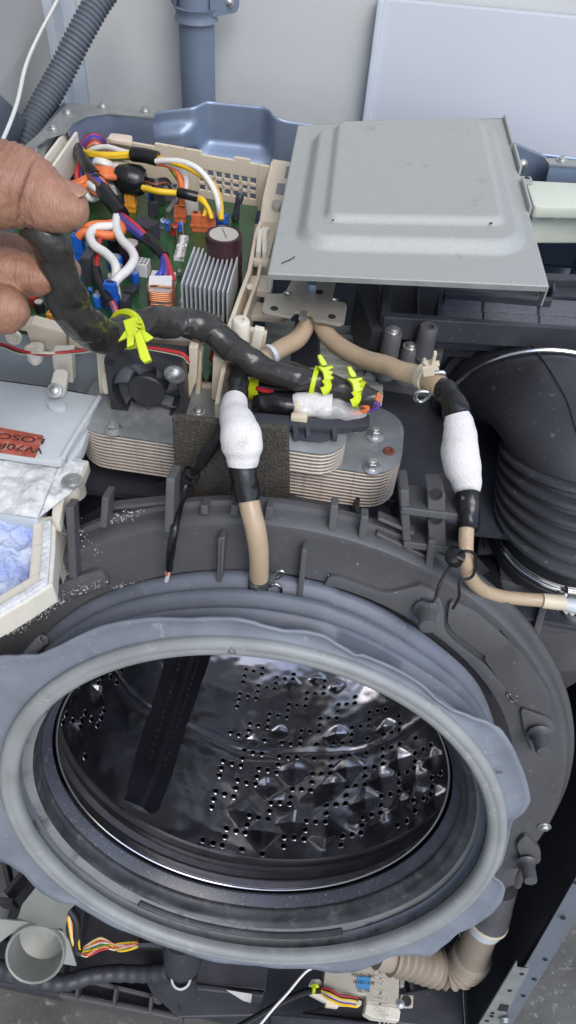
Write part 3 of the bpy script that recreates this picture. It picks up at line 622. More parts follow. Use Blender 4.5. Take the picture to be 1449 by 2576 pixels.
# moulded marks in the rubber
tri = [on_ring(q, -.0022) for q in (y2(182, 1142), y2(205, 1105), y2(232, 1148), y2(182, 1142))]
obj('moulded_mark', tube([dr(r, th, -.0026) for r, th in tri], .0004, 5, raw=True), M['gdark'], gk)
# ================================================================== control box (cream tray) and circuit board
ZB = .880                                      # top of the circuit board
box_ = thing('control_box', (-.2, .62, .84), 'cream plastic control box, open on top, holding the green board', 'box')
zt = .918
bl, br = atz(z3(770, 95), zt), atz(z4(1045, 300), zt); bl.z = br.z = 0
dirx = (br - bl).normalized(); nb = Vector((-dirx.y, dirx.x, 0)); BL = (br - bl).length
def wall_seg(s0, s1, z0, z1_, th=.0035, m='cream', par=None, name='wall_segment', bevel=.0008):
    o = bl + dirx * s0; return obj(name, boxf((o.x, o.y, z0), dirx * (s1 - s0), nb * th, (0, 0, z1_ - z0)), M[m], par or box_, smooth=0, bevel=bevel)
def s_of(p, z): q = atz(p, z); q.z = 0; return (q - bl).dot(dirx)
def bw(p):                                     # point on the back wall plane -> (s, z)
    q = atpl(p, Vector((bl.x, bl.y, zt)), nb); return (Vector((q.x, q.y, 0)) - bl).dot(dirx), q.z
v00, v01 = bw(z4(530, 320)), bw(z4(960, 385)); v10, v11 = bw(z4(530, 470)), bw(z4(945, 540))
sv0, sv1 = min(v00[0], v10[0]), max(v01[0], v11[0]); zv1, zv0 = (v00[1] + v01[1]) / 2, (v10[1] + v11[1]) / 2
wall_seg(0, sv0, ZB - .012, zt, name='back_wall'); wall_seg(sv1, BL, ZB - .012, zt, name='back_wall')
wall_seg(sv0, sv1, zv1, zt, name='back_wall'); wall_seg(sv0, sv1, ZB - .012, zv0, name='back_wall')
for k in range(8):
    s = sv0 + (sv1 - sv0) * k / 7; wall_seg(s - .0014, s + .0014, zv0, zv1, name='vent_bar', bevel=0)
for k in (1, 2):
    z = zv0 + (zv1 - zv0) * k / 3; wall_seg(sv0, sv1, z - .0014, z + .0014, th=.0033, name='vent_bar', bevel=0)
for a, b in ((z4(215, 155), z4(320, 170)), (z4(325, 165), z4(430, 190)), (z4(430, 195), z4(550, 220)), (z4(785, 260), z4(900, 280))):
    wall_seg(s_of(a, zt), s_of(b, zt), zt - .001, zt + .0035, name='wall_tab')
t0 = [atz(p, zt + .004) for p in (z3(780, 100), z3(800, 55), z3(960, 75), z3(955, 130))]
tb_ = obj('mounting_ear', prism(round_poly(t0, .005), (0, 0, -.004)), M['cream'], box_, bevel=.0006)
# left wall strips by the hand
a0, a1 = atz(z3(485, 40), .925), atz(z3(290, 290), .925)
obj('side_wall', prism([a0, atz(z3(555, 55), .925), atz(z3(555, 100), .920), atz(z3(330, 350), .920), a1], (0, 0, -.004)), M['cream2'], box_, smooth=0, bevel=.0005)
obj('side_wall_ridge', boxf(atz(z3(470, 30), .933), atz(z3(280, 280), .933) - atz(z3(470, 30), .933), (.003, .001, 0), (0, 0, -.03)), M['cream2'], box_, smooth=0, bevel=.0005)
obj('side_wall_ridge', boxf(atz(z3(540, 50), .930), atz(z3(335, 345), .925) - atz(z3(540, 50), .930), (.003, .001, 0), (0, 0, -.03)), M['cream2'], box_, smooth=0, bevel=.0005)
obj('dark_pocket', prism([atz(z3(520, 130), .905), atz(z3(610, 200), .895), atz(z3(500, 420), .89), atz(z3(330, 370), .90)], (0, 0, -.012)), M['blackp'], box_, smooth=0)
# right wall: double lip running to the front
rw = [(z4(1060, 262), .918), (z4(1000, 520), .916), (z4(975, 690), .914), (z4(940, 770), .912), (z4(885, 1055), .910), (z4(740, 1449), .905), (z7(150, 450), .902), (z7(95, 745), .900)]
rp_ = [atz(p, z) for p, z in rw]
def strip(pts, wd, ht, m, name, par, lower=0):
    obs = []
    for i in range(len(pts) - 1):
        a, b = Vector(pts[i]), Vector(pts[i + 1]); d = (b - a); d2 = Vector((d.x, d.y, 0)).normalized(); s = Vector((d2.y, -d2.x, 0))
        obs.append(prism([a, b, b + s * -wd, a + s * -wd], (0, 0, -ht)))
    return obj(name, join(*obs), M[m], par, smooth=0, bevel=.0005)
strip(rp_, .0035, .032, 'cream', 'right_wall', box_)
strip([p + Vector((.0085, 0, -.004)) for p in rp_[2:7]], .003, .03, 'cream', 'right_rail', box_)
# clip column at the right of the box
rc = obj('clip_column', join(prism([atz(p, .916) for p in (z4(1070, 245), z4(1200, 265), z4(1150, 560), z4(1110, 700), z4(985, 690), z4(1005, 520))], (0, 0, -.05)),), M['cream'], box_, smooth=0, bevel=.001)
for q in ((z4(1170, 300), z4(1195, 300), z4(1180, 380), z4(1155, 380)), (z4(1105, 420), z4(1160, 425), z4(1150, 505), z4(1090, 495))):
    obj('opening', prism([atz(p, .9166) for p in q], (0, 0, -.0008)), M['greyp'], rc, smooth=0)
obj('metal_lug', prism(round_poly([atz(p, .921) for p in (z4(1062, 550), z4(1095, 535), z4(1130, 545), z4(1125, 600), z4(1070, 590))], .004), (0, 0, -.005)), M['zinc'], rc, bevel=.0006)
obj('lower_column', prism([atz(p, .905) for p in (z4(975, 690), z4(1105, 700), z4(1080, 810), z4(1045, 950), z4(930, 960), z4(950, 770))], (0, 0, -.03)), M['cream'], box_, smooth=0, bevel=.001)
for dx in (0, 30):
    obj('latch_finger', bar(atz(z4(980 + dx, 780), .918), atz(z4(965 + dx * 1.5, 950), .912), .0045, .010), M['cream2'], box_, bevel=.0012)
obj('latch_bridge', bar(atz(z4(985, 765), .919), atz(z4(1040, 770), .919), .006, .006), M['cream2'], box_, bevel=.0015)
obj('ledge', prism(round_poly([atz(p, .909) for p in (z4(915, 955), z4(1050, 965), z4(1035, 990), z4(935, 985))], .002), (0, 0, -.006)), M['cream'], box_, bevel=.0006)
obj('ledge', prism(round_poly([atz(p, .900) for p in (z4(895, 1090), z4(1075, 1085), z4(1070, 1160), z4(1055, 1215), z4(900, 1190))], .006), (0, 0, -.006)), M['cream'], box_, bevel=.0008)
obj('ledge', prism(round_poly([atz(p, .888) for p in (z4(880, 1260), z4(1010, 1290), z4(1180, 1370), z4(1130, 1400), z4(850, 1380))], .006), (0, 0, -.005)), M['cream'], box_, bevel=.0008)
obj('post', cyl(atz(z4(905, 1170), .905), atz(z4(900, 1270), .885), .003, 10), M['cream'], box_)
# front posts beside the taped hose
fp = obj('front_post', join(prism([aty(p, .49) for p in (z7(215, 270), z7(300, 270), z7(430, 300), z7(410, 430), z7(360, 560), z7(205, 560))], (0, .006, 0)), prism([aty(p, .475) for p in (z7(130, 450), z7(160, 450), z7(125, 740), z7(72, 735))], (0, .02, 0))), M['cream'], box_, smooth=0, bevel=.0012)
obj('boss', lathe_ax(aty(z7(262, 330), .482), (0, 0, 1), [(.0075, -.01), (.0072, .016), (.0058, .018), (.003, .0182), (.003, .015)], 18), M['cream2'], box_)
obj('latch_finger', bar(aty(z7(385, 260), .478), aty(z7(350, 420), .478), .008, .006, up=(0, 1, 0)), M['cream2'], box_, bevel=.0012)
obj('front_plate', prism([aty(p, .47) for p in (z6(1280, 540), z6(1400, 560), z6(1400, 670), z6(1385, 710), z6(1215, 680), z6(1215, 560))], (0, .005, 0)), M['cream'], box_, smooth=0, bevel=.001)
obj('front_plate', prism([aty(p, .462) for p in (z6(1270, 340), z6(1300, 345), z6(1285, 700), z6(1250, 700))], (0, .01, 0)), M['cream'], box_, smooth=0, bevel=.001)
obj('front_plate', prism([aty(p, .455) for p in (z6(1370, 370), z6(1449, 360), z6(1420, 660), z6(1360, 640))], (0, .008, 0)), M['cream'], box_, smooth=0, bevel=.0015)
# front wall with the fan frame
obj('front_rail', prism([aty(p, .47) for p in (z6(440, 205), z6(640, 240), z6(900, 240), z6(1305, 275), z6(1300, 310), z6(1225, 300), z6(900, 290), z6(700, 300), z6(690, 330), z6(640, 330), z6(445, 300))], (0, .012, 0)), M['cream'], box_, smooth=0, bevel=.001)
obj('front_rail', prism([aty(p, .475) for p in (z6(-40, 205), z6(130, 165), z6(200, 150), z6(420, 210), z6(440, 330), z6(330, 340), z6(190, 270), z6(170, 205), z6(60, 190), z6(-40, 230))], (0, .012, 0)), M['cream'], box_, smooth=0, bevel=.0015)
obj('fan_post', prism([aty(p, .45) for p in (z6(618, 325), z6(720, 300), z6(680, 470), z6(665, 625), z6(640, 620))], (0, .008, 0)), M['cream'], box_, smooth=0, bevel=.001)
obj('fan_clip', prism([aty(p, .44) for p in (z6(663, 472), z6(690, 472), z6(697, 610), z6(668, 605), z6(657, 545))], (0, .008, 0)), M['cream2'], box_, smooth=0, bevel=.001)
obj('fan_post', prism([aty(p, .45) for p in (z6(1215, 300), z6(1275, 300), z6(1265, 520), z6(1195, 690), z6(1165, 680), z6(1172, 545), z6(1215, 470))], (0, .008, 0)), M['cream'], box_, smooth=0, bevel=.001)
arm = obj('screw_arm', join(prism([aty(p, .452) for p in (z6(330, 340), z6(460, 335), z6(470, 540), z6(440, 530), z6(430, 460), z6(345, 455))], (0, .01, 0)), prism(round_poly([aty(p, .435) for p in (z6(350, 440), z6(440, 460), z6(410, 625), z6(360, 645), z6(303, 615), z6(318, 560))], .005), (0, .006, -.003))), M['cream2'], box_, smooth=0, bevel=.0012)
inst('screw', SCREW, frame(aty(z6(354, 582), .432), (0, -.75, .66)), arm)
ear = obj('screw_ear', prism(round_poly([atz(p, .892) for p in (z6(185, 265), z6(290, 268), z6(265, 360), z6(215, 385), z6(160, 355))], .008), (0, 0, -.007)), M['cream2'], box_, bevel=.0015)
obj('ear_hole', lathe_ax(atz(z6(208, 315), .8922), (0, 0, 1), [(.0062, 0), (.0058, .001), (.0035, .001), (.003, .0002)], 16), M['cream'], ear)
gl = obj('grommet', lathe_ax(aty(z6(90, 232), .466), (0, -1, .1), [(.0065, 0), (.0062, .003), (.0042, .003), (.004, .0005)], 18), M['cream2'], box_)
obj('box_floor', prism([(-.34, .53, ZB - .03), (-.075, .53, ZB - .03), (-.05, .78, ZB - .03), (-.30, .80, ZB - .03)], (0, 0, -.003)), M['cream'], box_, smooth=0)
# grey steel sheet behind the cream arms
obj('partition_sheet', prism([aty(p, .482) for p in (z6(-60, 195), z6(640, 300), z6(645, 622), z6(400, 570), z6(0, 515), z6(-60, 500))], (0, .0015, 0)), M['sheet'], label='pale blue grey steel sheet behind the cream arms at left', cat='metal sheet')

# ------------------------------------------------------------------ board and components
pc_ = [atz(p, ZB) for p in (z3(560, 330), z3(900, 420), z4(640, 540), z4(960, 590), z4(900, 930), z4(800, 1449), z7(40, 600), z6(1200, 260), z6(600, 200), z3(-120, 1380), z3(-120, 700))]
bd = thing('circuit_board', atz(z4(400, 900), ZB), 'green circuit board crowded with capacitors, connectors and a finned heat sink', 'circuit board')
obj('board', prism(pc_, (0, 0, -.0025)), M['pcb'], bd, smooth=0)
def B(p, z=ZB): return atz(p, z)
def stand(pb_, pt_):                            # base point on the board and height reached at a second pixel row
    b = B(pb_); return b, max(zat(b, pt_[1]) - ZB, .002)
def can(pb_, pt_, r, m, top='captop', name='capacitor'):
    b, h = stand(pb_, pt_)
    o = obj(name, lathe_ax(b, (0, 0, 1), [(r * .97, 0), (r, .001), (r, h - r * .25), (r * .93, h - r * .06), (r * .84, h)], 20), M[m], bd, smooth=50)
    obj('can_top', lathe_ax(b + Vector((0, 0, h - .0002)), (0, 0, 1), [(r * .80, 0), (r * .78, .0006), (.0005, .0004)], 20), M[top], o); return o
def block(pl, prr, pt_, dep, m, name='connector', bevel=.0008):   # box: bottom front-left / front-right pixels, top pixel, depth
    a, b = B(pl), B(prr); h = max(zat(a, pt_[1]) - ZB, .003); d = (b - a); n = Vector((-d.y, d.x, 0)).normalized()
    o = obj(name, boxf(a, d, n * dep, (0, 0, h)), M[m], bd, smooth=0, bevel=bevel); return o, a, b, n, h
big_t = atz(z4(716, 783), .930); br_ = (atz(z4(852, 783), .930) - atz(z4(580, 783), .930)).length / 2
big = obj('capacitor', lathe_ax((big_t.x, big_t.y, ZB), (0, 0, 1), [(br_ * .98, 0), (br_, .001), (br_, .046), (br_ * .97, .049), (br_ * .88, .050), (br_ * .85, .0492), (br_ * .78, .0490), (br_ * .77, .0480)], 40), M['capbr'], bd, smooth=40)
ct = obj('can_top', lathe_ax((big_t.x, big_t.y, .9285), (0, 0, 1), [(br_ * .79, 0), (br_ * .78, .0008), (.001, .0008)], 36), M['captop'], big)
obj('vent_line', bar(atz(z4(705, 745), .9299), atz(z4(735, 815), .9299), .0006, .0005), M['greyp'], big)
# heat sink
hs = obj('heat_sink', boxf(B(z4(395, 1310)) , B(z4(715, 1370)) - B(z4(395, 1310)), (atz(z4(500, 1000), ZB) - atz(z4(410, 1310), ZB)) * 1.0, (0, 0, .004)), M['alu'], bd, smooth=0, bevel=.0004)
zf = .914
f_b0, f_b1, f_f0, f_f1 = atz(z4(500, 880), zf), atz(z4(812, 940), zf), atz(z4(402, 1150), zf), atz(z4(715, 1235), zf)
fwd_v = f_f0 - f_b0
finm = mesh_of('fin', prism([(0, 0, 0), fwd_v, fwd_v + Vector((0, 0, -.030)), (0, 0, -.030)], (.0013, 0, 0)), M['alu'], smooth=0)
for k in range(11):
    t = k / 10; inst('fin', finm, Matrix.Translation(f_b0.lerp(f_b1, t)), hs)
obj('mounting_foot', prism([B(z4(395, 1310), ZB + .004), B(z4(715, 1370), ZB + .004), B(z4(712, 1400), ZB + .001), B(z4(640, 1400), ZB + .001), B(z4(560, 1350), ZB + .001), B(z4(470, 1340), ZB + .001), B(z4(440, 1345), ZB + .001)], (0, 0, -.002)), M['alu'], hs, smooth=0)
# choke with copper winding
ck, ca, cb_, cn, chh = block(z4(185, 1330), z4(350, 1330), z4(190, 1160), .016, 'white', 'choke')
for k in range(9):
    z = ZB + .0025 + k * .0019
    if 3 <= k <= 3: continue
    c0, c1 = ca - cn * .003 + Vector((0, 0, z - ZB)), cb_ - cn * .003 + Vector((0, 0, z - ZB)); u = (c1 - c0).normalized()
    obj('winding', tube([c0 + cn * .019, c0 - u * .0015 + cn * .010, c0 + cn * .001, c0 + u * .004, c1 - u * .004 + Vector((0, 0, -.001)), c1 + cn * .001, c1 + u * .0015 + cn * .010, c1 + cn * .019], .00095, 6, 3), M['copper'], ck)
obj('winding', tube([ca + Vector((.002, -.001, chh)), ca.lerp(cb_, .5) + Vector((0, -.003, chh + .001)), cb_ + Vector((0, -.001, chh - .002))], .0009, 6), M['copper'], ck)
block(z4(190, 1175), z4(362, 1190), z4(195, 1090), .010, 'white')
def conn(pl, prr, pt_, dep, m, slots=2):
    o, a, b, n, h = block(pl, prr, pt_, dep, m); d = b - a
    for k in range(slots):
        t = (k + .5) / slots
        obj('latch', boxf(a + d * (t - .16 / slots * 1.2) - n * .0012 + Vector((0, 0, h * .35)), d * (.4 / slots), n * .0014, (0, 0, h * .68)), M[m], o, smooth=0, bevel=.0004)
        obj('socket', boxf(a + d * (t - .3 / slots) + n * dep * .35 + Vector((0, 0, h - .0003)), d * (.6 / slots), n * dep * .4, (0, 0, .0007)), M['ink'], o, smooth=0)
    obj('shoulder', boxf(a - d * .06 - n * .0008 + Vector((0, 0, h * .30)), d * 1.12, n * (dep + .0016), (0, 0, h * .16)), M[m], o, smooth=0, bevel=.0004)
    return o
conn(z4(362, 710), z4(440, 715), z4(365, 580), .009, 'orange', 1)
conn(z4(485, 775), z4(645, 785), z4(490, 650), .010, 'orange', 3)
conn(z4(660, 730), z4(738, 740), z4(660, 655), .009, 'blue', 1)
conn(z3(910, 635), z3(985, 640), z3(910, 505), .009, 'amber', 1)
conn(z3(540, 985), z3(610, 998), z3(535, 800), .008, 'blue', 1); conn(z3(770, 1340), z3(855, 1350), z3(780, 1150), .008, 'blue', 1)
conn(z3(560, 800), z3(620, 790), z3(560, 705), .008, 'blue', 1)
block(z3(625, 950), z3(650, 945), z3(630, 750), .006, 'white'); block(z3(858, 1300), z3(885, 1295), z3(865, 1110), .006, 'white'); block(z3(565, 790), z3(620, 800), z3(565, 740), .004, 'white')
block(z3(785, 1145), z3(850, 1150), z3(790, 1090), .005, 'white')
block(z4(440, 655), z4(530, 660), z4(445, 535), .012, 'white', 'relay')
o, a, b, n, h = block(z3(985, 1100), z3(1070, 1112), z3(985, 1005), .013, 'white')
for i in range(3):
    for j in range(3):
        obj('socket', boxf(a + (b - a) * (.1 + .3 * i) + n * (.0015 + .0037 * j) + Vector((0, 0, h - .0003)), (b - a) * .2, n * .0025, (0, 0, .0006)), M['greyp'], o, smooth=0)
gc, a, b, n, h = block(z3(1120, 545), z3(1290, 560), z3(1125, 450), .014, 'greyp')
for k in range(4): obj('socket', boxf(a + (b - a) * (.08 + .23 * k) + n * .004 + Vector((0, 0, h - .0003)), (b - a) * .15, n * .006, (0, 0, .0006)), M['ink'], gc, smooth=0)
block(z3(1075, 540), z3(1105, 545), z3(1075, 485), .006, 'blue', 'jumper'); block(z3(885, 560), z3(930, 560), z3(885, 495), .006, 'blue', 'jumper')
block(z3(960, 830), z3(1080, 880), z3(985, 700), .018, 'blackp', 'relay'); block(z3(1030, 830), z3(1075, 840), z3(1035, 780), .004, 'white', 'relay_label')
block(z3(610, 1160), z3(680, 1170), z3(620, 960), .02, 'blackp', 'relay'); block(z3(870, 1350), z3(920, 1360), z3(880, 1270), .012, 'blackp', 'relay')
block(z3(900, 1240), z3(970, 1255), z3(905, 1200), .012, 'blackp', 'chip')
can(z3(832, 925), z3(832, 822), .0058, 'capk'); can(z3(955, 1000), z3(955, 855), .0100, 'capbr'); can(z3(840, 1035), z3(840, 955), .0072, 'blue', 'comp_blue')
can(z3(870, 1085), z3(870, 1018), .004, 'w_pur', 'comp_blue'); can(z3(980, 1135), z3(980, 1068), .0042, 'blue', 'comp_blue'); can(z3(714, 1310), z3(714, 1235), .0042, 'blue', 'comp_blue')
can(z3(712, 1232), z3(712, 1208), .003, 'capk'); can(z3(295, 1350), z3(295, 1280), .0045, 'capk'); can(z3(375, 1340), z3(375, 1280), .004, 'capk'); can(z3(790, 775), z3(790, 745), .003, 'capk')
conn(z3(340, 1420), z3(420, 1430), z3(340, 1370), .008, 'amber', 1)
block(z3(210, 1310), z3(260, 1320), z3(215, 1250), .01, 'comp_red', 'varistor')
TR = mesh_of('transistor', join(box((0, 0, .009), (.010, .0045, .014)), cyl((-.003, 0, 0), (-.003, 0, .003), .0007, 6), cyl((.003, 0, 0), (.003, 0, .003), .0007, 6)), M['blackp'], bevel=.0006)
for q, s in ((z3(1150, 590), 1.25), (z3(1115, 670), 1.0), (z3(1145, 530), 1.1)):
    inst('transistor', TR, Matrix.Translation(B(q)) @ Matrix.Rotation(.6, 4, 'Z') @ Matrix.Scale(s, 4), bd)
def axial(p, z, r, L, m, tilt=(0.3, -.5, 1), name='resistor'):
    c = B(p, ZB + z); t = Vector(tilt).normalized()
    o = obj(name, lathe_ax(c - t * L / 2, t, [(r * .5, 0), (r, L * .12), (r * .8, L * .3), (r * .8, L * .7), (r, L * .88), (r * .5, L)], 12), M[m], bd, smooth=60)
    obj('lead', tube([c + t * L / 2, c + t * L * .8, c + Vector((.003, -.003, -z * .3)), c + Vector((.003, -.004, -z))], .0005, 5, 3), M['screw'], o)
axial(z3(1178, 712), .012, .0030, .012, 'comp_blue'); axial(z3(1210, 725), .009, .0032, .011, 'blue', (.1, -.2, 1), 'capacitor_disc'); axial(z3(1262, 755), .008, .0042, .013, 'comp_red', (.2, -.2, 1), 'varistor'); axial(z3(1308, 738), .008, .003, .009, 'blue', (.2, 0, 1), 'capacitor_disc')
axial(z3(1240, 590), .016, .0032, .015, 'greyp', (.6, .3, .8), 'diode'); axial(z4(395, 1070), .004, .002, .009, 'captop'); axial(z4(815, 600), .014, .0045, .03, 'blackp', (.2, .1, 1), 'thermal_fuse')
axial(z7(95, 410), .012, .0045, .02, 'comp_red', (.1, .1, 1), 'varistor'); axial(z3(655, 1195), .004, .0022, .006, 'blue')
# printed label
def text_mesh(txt, size):
    cu = bpy.data.curves.new('t', 'FONT'); cu.body = txt; cu.size = size; cu.align_x = 'CENTER'; cu.align_y = 'CENTER'; cu.extrude = .00005
    ob = bpy.data.objects.new('t', cu); COL.objects.link(ob); dg = bpy.context.evaluated_depsgraph_get()
    me = bpy.data.meshes.new_from_object(ob.evaluated_get(dg)); bpy.data.objects.remove(ob); return me
def text_on(txt, c, xdir, zdir, size, m, par, name='lettering', sx=1):
    me = text_mesh(txt, size); me.materials.clear(); me.materials.append(M[m])
    mw = frame(c, zdir, xdir) @ Matrix.Diagonal((sx, 1, 1, 1)); return inst(name, me, mw, par)
lb4 = [B(p, ZB + .004) for p in (z4(397, 795), z4(465, 800), z4(425, 960), z4(352, 955))]
ls = obj('label_sticker', prism(lb4, (0, 0, -.004)), M['paper'], bd, smooth=0)
lx = ((lb4[2] + lb4[3]) / 2 - (lb4[0] + lb4[1]) / 2).normalized()
cc = (lb4[0] + lb4[1] + lb4[2] + lb4[3]) / 4; ly = Vector((0, 0, 1)).cross(lx)
text_on('W024C-V6X116', cc + ly * .0035 + Vector((0, 0, .0003)), lx, (0, 0, 1), .0072, 'ink', ls)
text_on('16 020W   1547G015', cc - ly * .0042 + Vector((0, 0, .0003)), lx, (0, 0, 1), .0048, 'ink', ls)

# ------------------------------------------------------------------ board wiring
hn = thing('wire_harness', atz(z3(640, 320), .90), 'bundle of coloured wires looping over the green board', 'wires')
def wire(pts, r, m, par=hn, name='wire', seg=8):
    return obj(name, tube([atz(p, z) for p, z in pts], r, seg, 6), M[m], par, smooth=60)
def W(zf_, *pz): return [(zf_(x, y), z) for x, y, z in pz]
wire(W(z3, (560, 190, .915), (640, 200, .922), (750, 215, .926), (860, 213, .928), (980, 207, .930)), .0028, 'w_yel')
wire(W(z3, (590, 170, .912), (640, 215, .920), (750, 226, .924), (860, 228, .926), (980, 222, .928)), .0024, 'w_yel')
wire(W(z3, (640, 250, .912), (750, 248, .918), (870, 238, .922), (985, 230, .926)), .0018, 'w_grn')
wire(W(z3, (620, 235, .910), (760, 254, .916), (880, 244, .920), (985, 236, .924)), .0016, 'w_yel')
wire(W(z3, (600, 230, .905), (680, 175, .918), (780, 162, .924), (880, 190, .926), (980, 215, .926)), .0030, 'w_wht')
wire(W(z3, (640, 215, .905), (760, 200, .912), (880, 215, .916), (980, 240, .922)), .0020, 'w_pnk')
wire(W(z3, (640, 240, .9), (760, 235, .908), (980, 245, .922)), .0020, 'w_ora')
wire(W(z3, (965, 212, .929), (1050, 222, .931), (1145, 246, .930)), .0072, 'tape', name='tape_wrap', seg=14)
wire(W(z4, (225, 262, .930), (320, 258, .934), (420, 268, .936), (520, 312, .934), (600, 395, .926), (655, 495, .916), (678, 580, .908), (688, 665, .896)), .0030, 'w_wht')
wire(W(z4, (228, 240, .930), (330, 265, .933), (460, 310, .932), (575, 380, .926), (650, 455, .918), (690, 560, .908), (698, 690, .896)), .0030, 'w_yel')
wire(W(z4, (230, 272, .928), (320, 290, .928), (380, 345, .922), (405, 420, .914), (412, 510, .906), (408, 595, .898)), .0034, 'w_ora')
wire(W(z4, (230, 265, .928), (340, 285, .930), (415, 335, .924), (445, 400, .916), (440, 470, .908), (428, 560, .898)), .0028, 'w_wht')
wire(W(z4, (230, 240, .930), (300, 275, .928), (345, 335, .922), (395, 405, .914), (460, 468, .904)), .0022, 'w_grn')
wire(W(z4, (235, 245, .931), (306, 278, .929), (352, 337, .923), (402, 405, .915), (466, 470, .905)), .0012, 'w_yel')
wire(W(z4, (130, 455, .915), (230, 478, .917), (330, 488, .916), (400, 494, .914)), .0030, 'w_yel'); wire(W(z4, (130, 465, .912), (260, 492, .914), (400, 500, .912)), .0022, 'w_yel')
wire(W(z4, (388, 490, .915), (450, 503, .915), (525, 522, .913)), .0050, 'tape', name='tape_wrap', seg=12)
wire(W(z4, (515, 520, .913), (565, 540, .912), (590, 590, .906), (570, 660, .898)), .0022, 'w_yel'); wire(W(z4, (515, 525, .912), (570, 560, .910), (605, 610, .905), (628, 680, .898)), .0025, 'w_yel')
# main taped trunk
wire(W(z3, (540, 150, .915), (590, 230, .918), (640, 310, .920), (690, 370, .918)), .0062, 'tape', name='tape_wrap', seg=12)
wire(W(z3, (700, 400, .918), (760, 495, .915), (820, 570, .913), (885, 655, .910)), .0076, 'tape', name='tape_wrap', seg=12)
for k, (m, dx, dy) in enumerate((('w_blue', 0, 0), ('w_pur', -10, 6), ('w_brn', -18, 10), ('w_blue', 12, -4), ('w_ora', 22, -8))):
    wire(W(z3, (640 + dx, 340 + dy, .916), (690 + dx, 385 + dy, .922), (735 + dx, 430 + dy, .921), (775 + dx, 490 + dy, .914)), .0022, m)
wire(W(z3, (870, 650, .910), (960, 715, .910), (1030, 780, .908), (1085, 830, .905)), .0032, 'w_red'); wire(W(z3, (865, 655, .908), (930, 735, .907), (1000, 790, .905), (1070, 835, .903)), .0032, 'w_blue'); wire(W(z3, (870, 655, .911), (950, 730, .911), (1020, 790, .908), (1080, 835, .904)), .0026, 'w_pur')
wire(W(z3, (1065, 815, .906), (1125, 885, .905), (1190, 955, .903)), .0052, 'tape', name='tape_wrap', seg=12)
wire(W(z3, (1175, 945, .903), (1185, 1010, .901), (1170, 1065, .900), (1130, 1112, .895)), .0030, 'w_blue'); wire(W(z3, (1185, 950, .904), (1203, 1020, .902), (1200, 1080, .9), (1193, 1122, .895)), .0029, 'w_pur'); wire(W(z3, (1190, 948, .904), (1215, 1010, .902), (1235, 1070, .9), (1250, 1130, .895)), .0031, 'w_red')
wire(W(z3, (850, 650, .910), (843, 740, .908), (880, 830, .908), (950, 905, .909), (972, 970, .909), (930, 1045, .908), (860, 1105, .906), (818, 1165, .900)), .0042, 'w_wht')
wire(W(z3, (855, 735, .905), (790, 735, .908), (700, 745, .910), (652, 795, .910), (680, 870, .910), (760, 925, .909), (820, 985, .908), (843, 1050, .906), (833, 1115, .900)), .0042, 'w_wht')
wire(W(z3, (880, 660, .908), (895, 730, .906), (860, 790, .904), (770, 800, .906), (680, 780, .908), (605, 780, .908), (568, 812, .904)), .0042, 'w_ora'); wire(W(z3, (850, 700, .906), (780, 715, .908), (690, 718, .910), (640, 735, .910), (605, 760, .904)), .0036, 'w_ora')
wire(W(z3, (840, 715, .902), (780, 740, .904), (730, 790, .904), (705, 860, .903), (690, 960, .9), (697, 1055, .9)), .0022, 'w_blue'); wire(W(z3, (830, 720, .903), (770, 750, .905), (720, 810, .905), (695, 880, .904), (684, 960, .901), (693, 1055, .9)), .0020, 'w_brn'); wire(W(z3, (835, 712, .904), (760, 760, .906), (728, 830, .905), (708, 930, .903), (704, 1055, .9)), .0018, 'w_red')
wire(W(z3, (693, 1045, .900), (712, 1120, .898), (750, 1200, .897), (800, 1290, .895)), .0042, 'tape', name='tape_wrap', seg=10)
for k, m in enumerate(('w_brn', 'w_pur', 'w_pnk', 'w_red')): wire(W(z3, (790 + 8 * k, 1275, .896), (812 + 9 * k, 1320, .894), (830 + 10 * k, 1375, .89)), .0016, m)
# upper left tangle
for k, (m, r) in enumerate((('w_red', .0024), ('w_blue', .0024), ('w_pur', .0026), ('w_brn', .0022), ('w_red', .002), ('w_pnk', .0022))):
    wire(W(z3, (590 + 8 * k, 190 + 3 * k, .905), (620 + 6 * k, 110 + 9 * k, .914), (680 + 3 * k, 75 + 12 * k, .918), (740, 100 + 14 * k, .912), (765, 160 + 10 * k, .900)), r, m)
for k, (m, x0, y0) in enumerate((('w_ora', 540, 425), ('w_ora', 545, 440), ('w_red', 560, 415), ('w_ora', 600, 455))):
    wire(W(z3, (x0 - 60, y0 + 10, .905), (x0, y0, .912), (x0 + 60, y0 - 30, .916), (x0 + 110, y0 - 55, .916)), .0030, m)
wire(W(z3, (650, 430, .915), (690, 455, .917), (745, 490, .914)), .0040, 'w_wht'); wire(W(z3, (630, 420, .914), (620, 480, .908), (660, 535, .902), (720, 515, .900)), .0034, 'w_wht'); wire(W(z3, (660, 470, .912), (700, 500, .912), (740, 515, .910)), .0026, 'w_ora')
wire(W(z3, (590, 250, .915), (560, 340, .908), (560, 420, .900)), .0030, 'w_red'); wire(W(z3, (600, 250, .915), (590, 330, .91), (600, 420, .9)), .0024, 'w_pur')
for k in range(4): wire(W(z3, (690, 315 + 18 * k, .916), (760, 322 + 17 * k, .919), (835, 325 + 18 * k, .916)), .0034, 'w_ora')
for k in range(3): wire(W(z3, (675, 300 - 6 * k, .914), (700, 270 - 8 * k, .920), (760, 280 - 8 * k, .921), (830, 300 - 4 * k, .914)), .0028, 'w_wht')
wire(W(z3, (580, 240, .916), (600, 275, .919), (640, 310, .918)), .0026, 'w_ora'); wire(W(z3, (600, 235, .917), (625, 270, .920), (660, 300, .918)), .0026, 'w_ora'); wire(W(z3, (620, 240, .915), (660, 265, .918), (720, 260, .918)), .0022, 'w_blue')
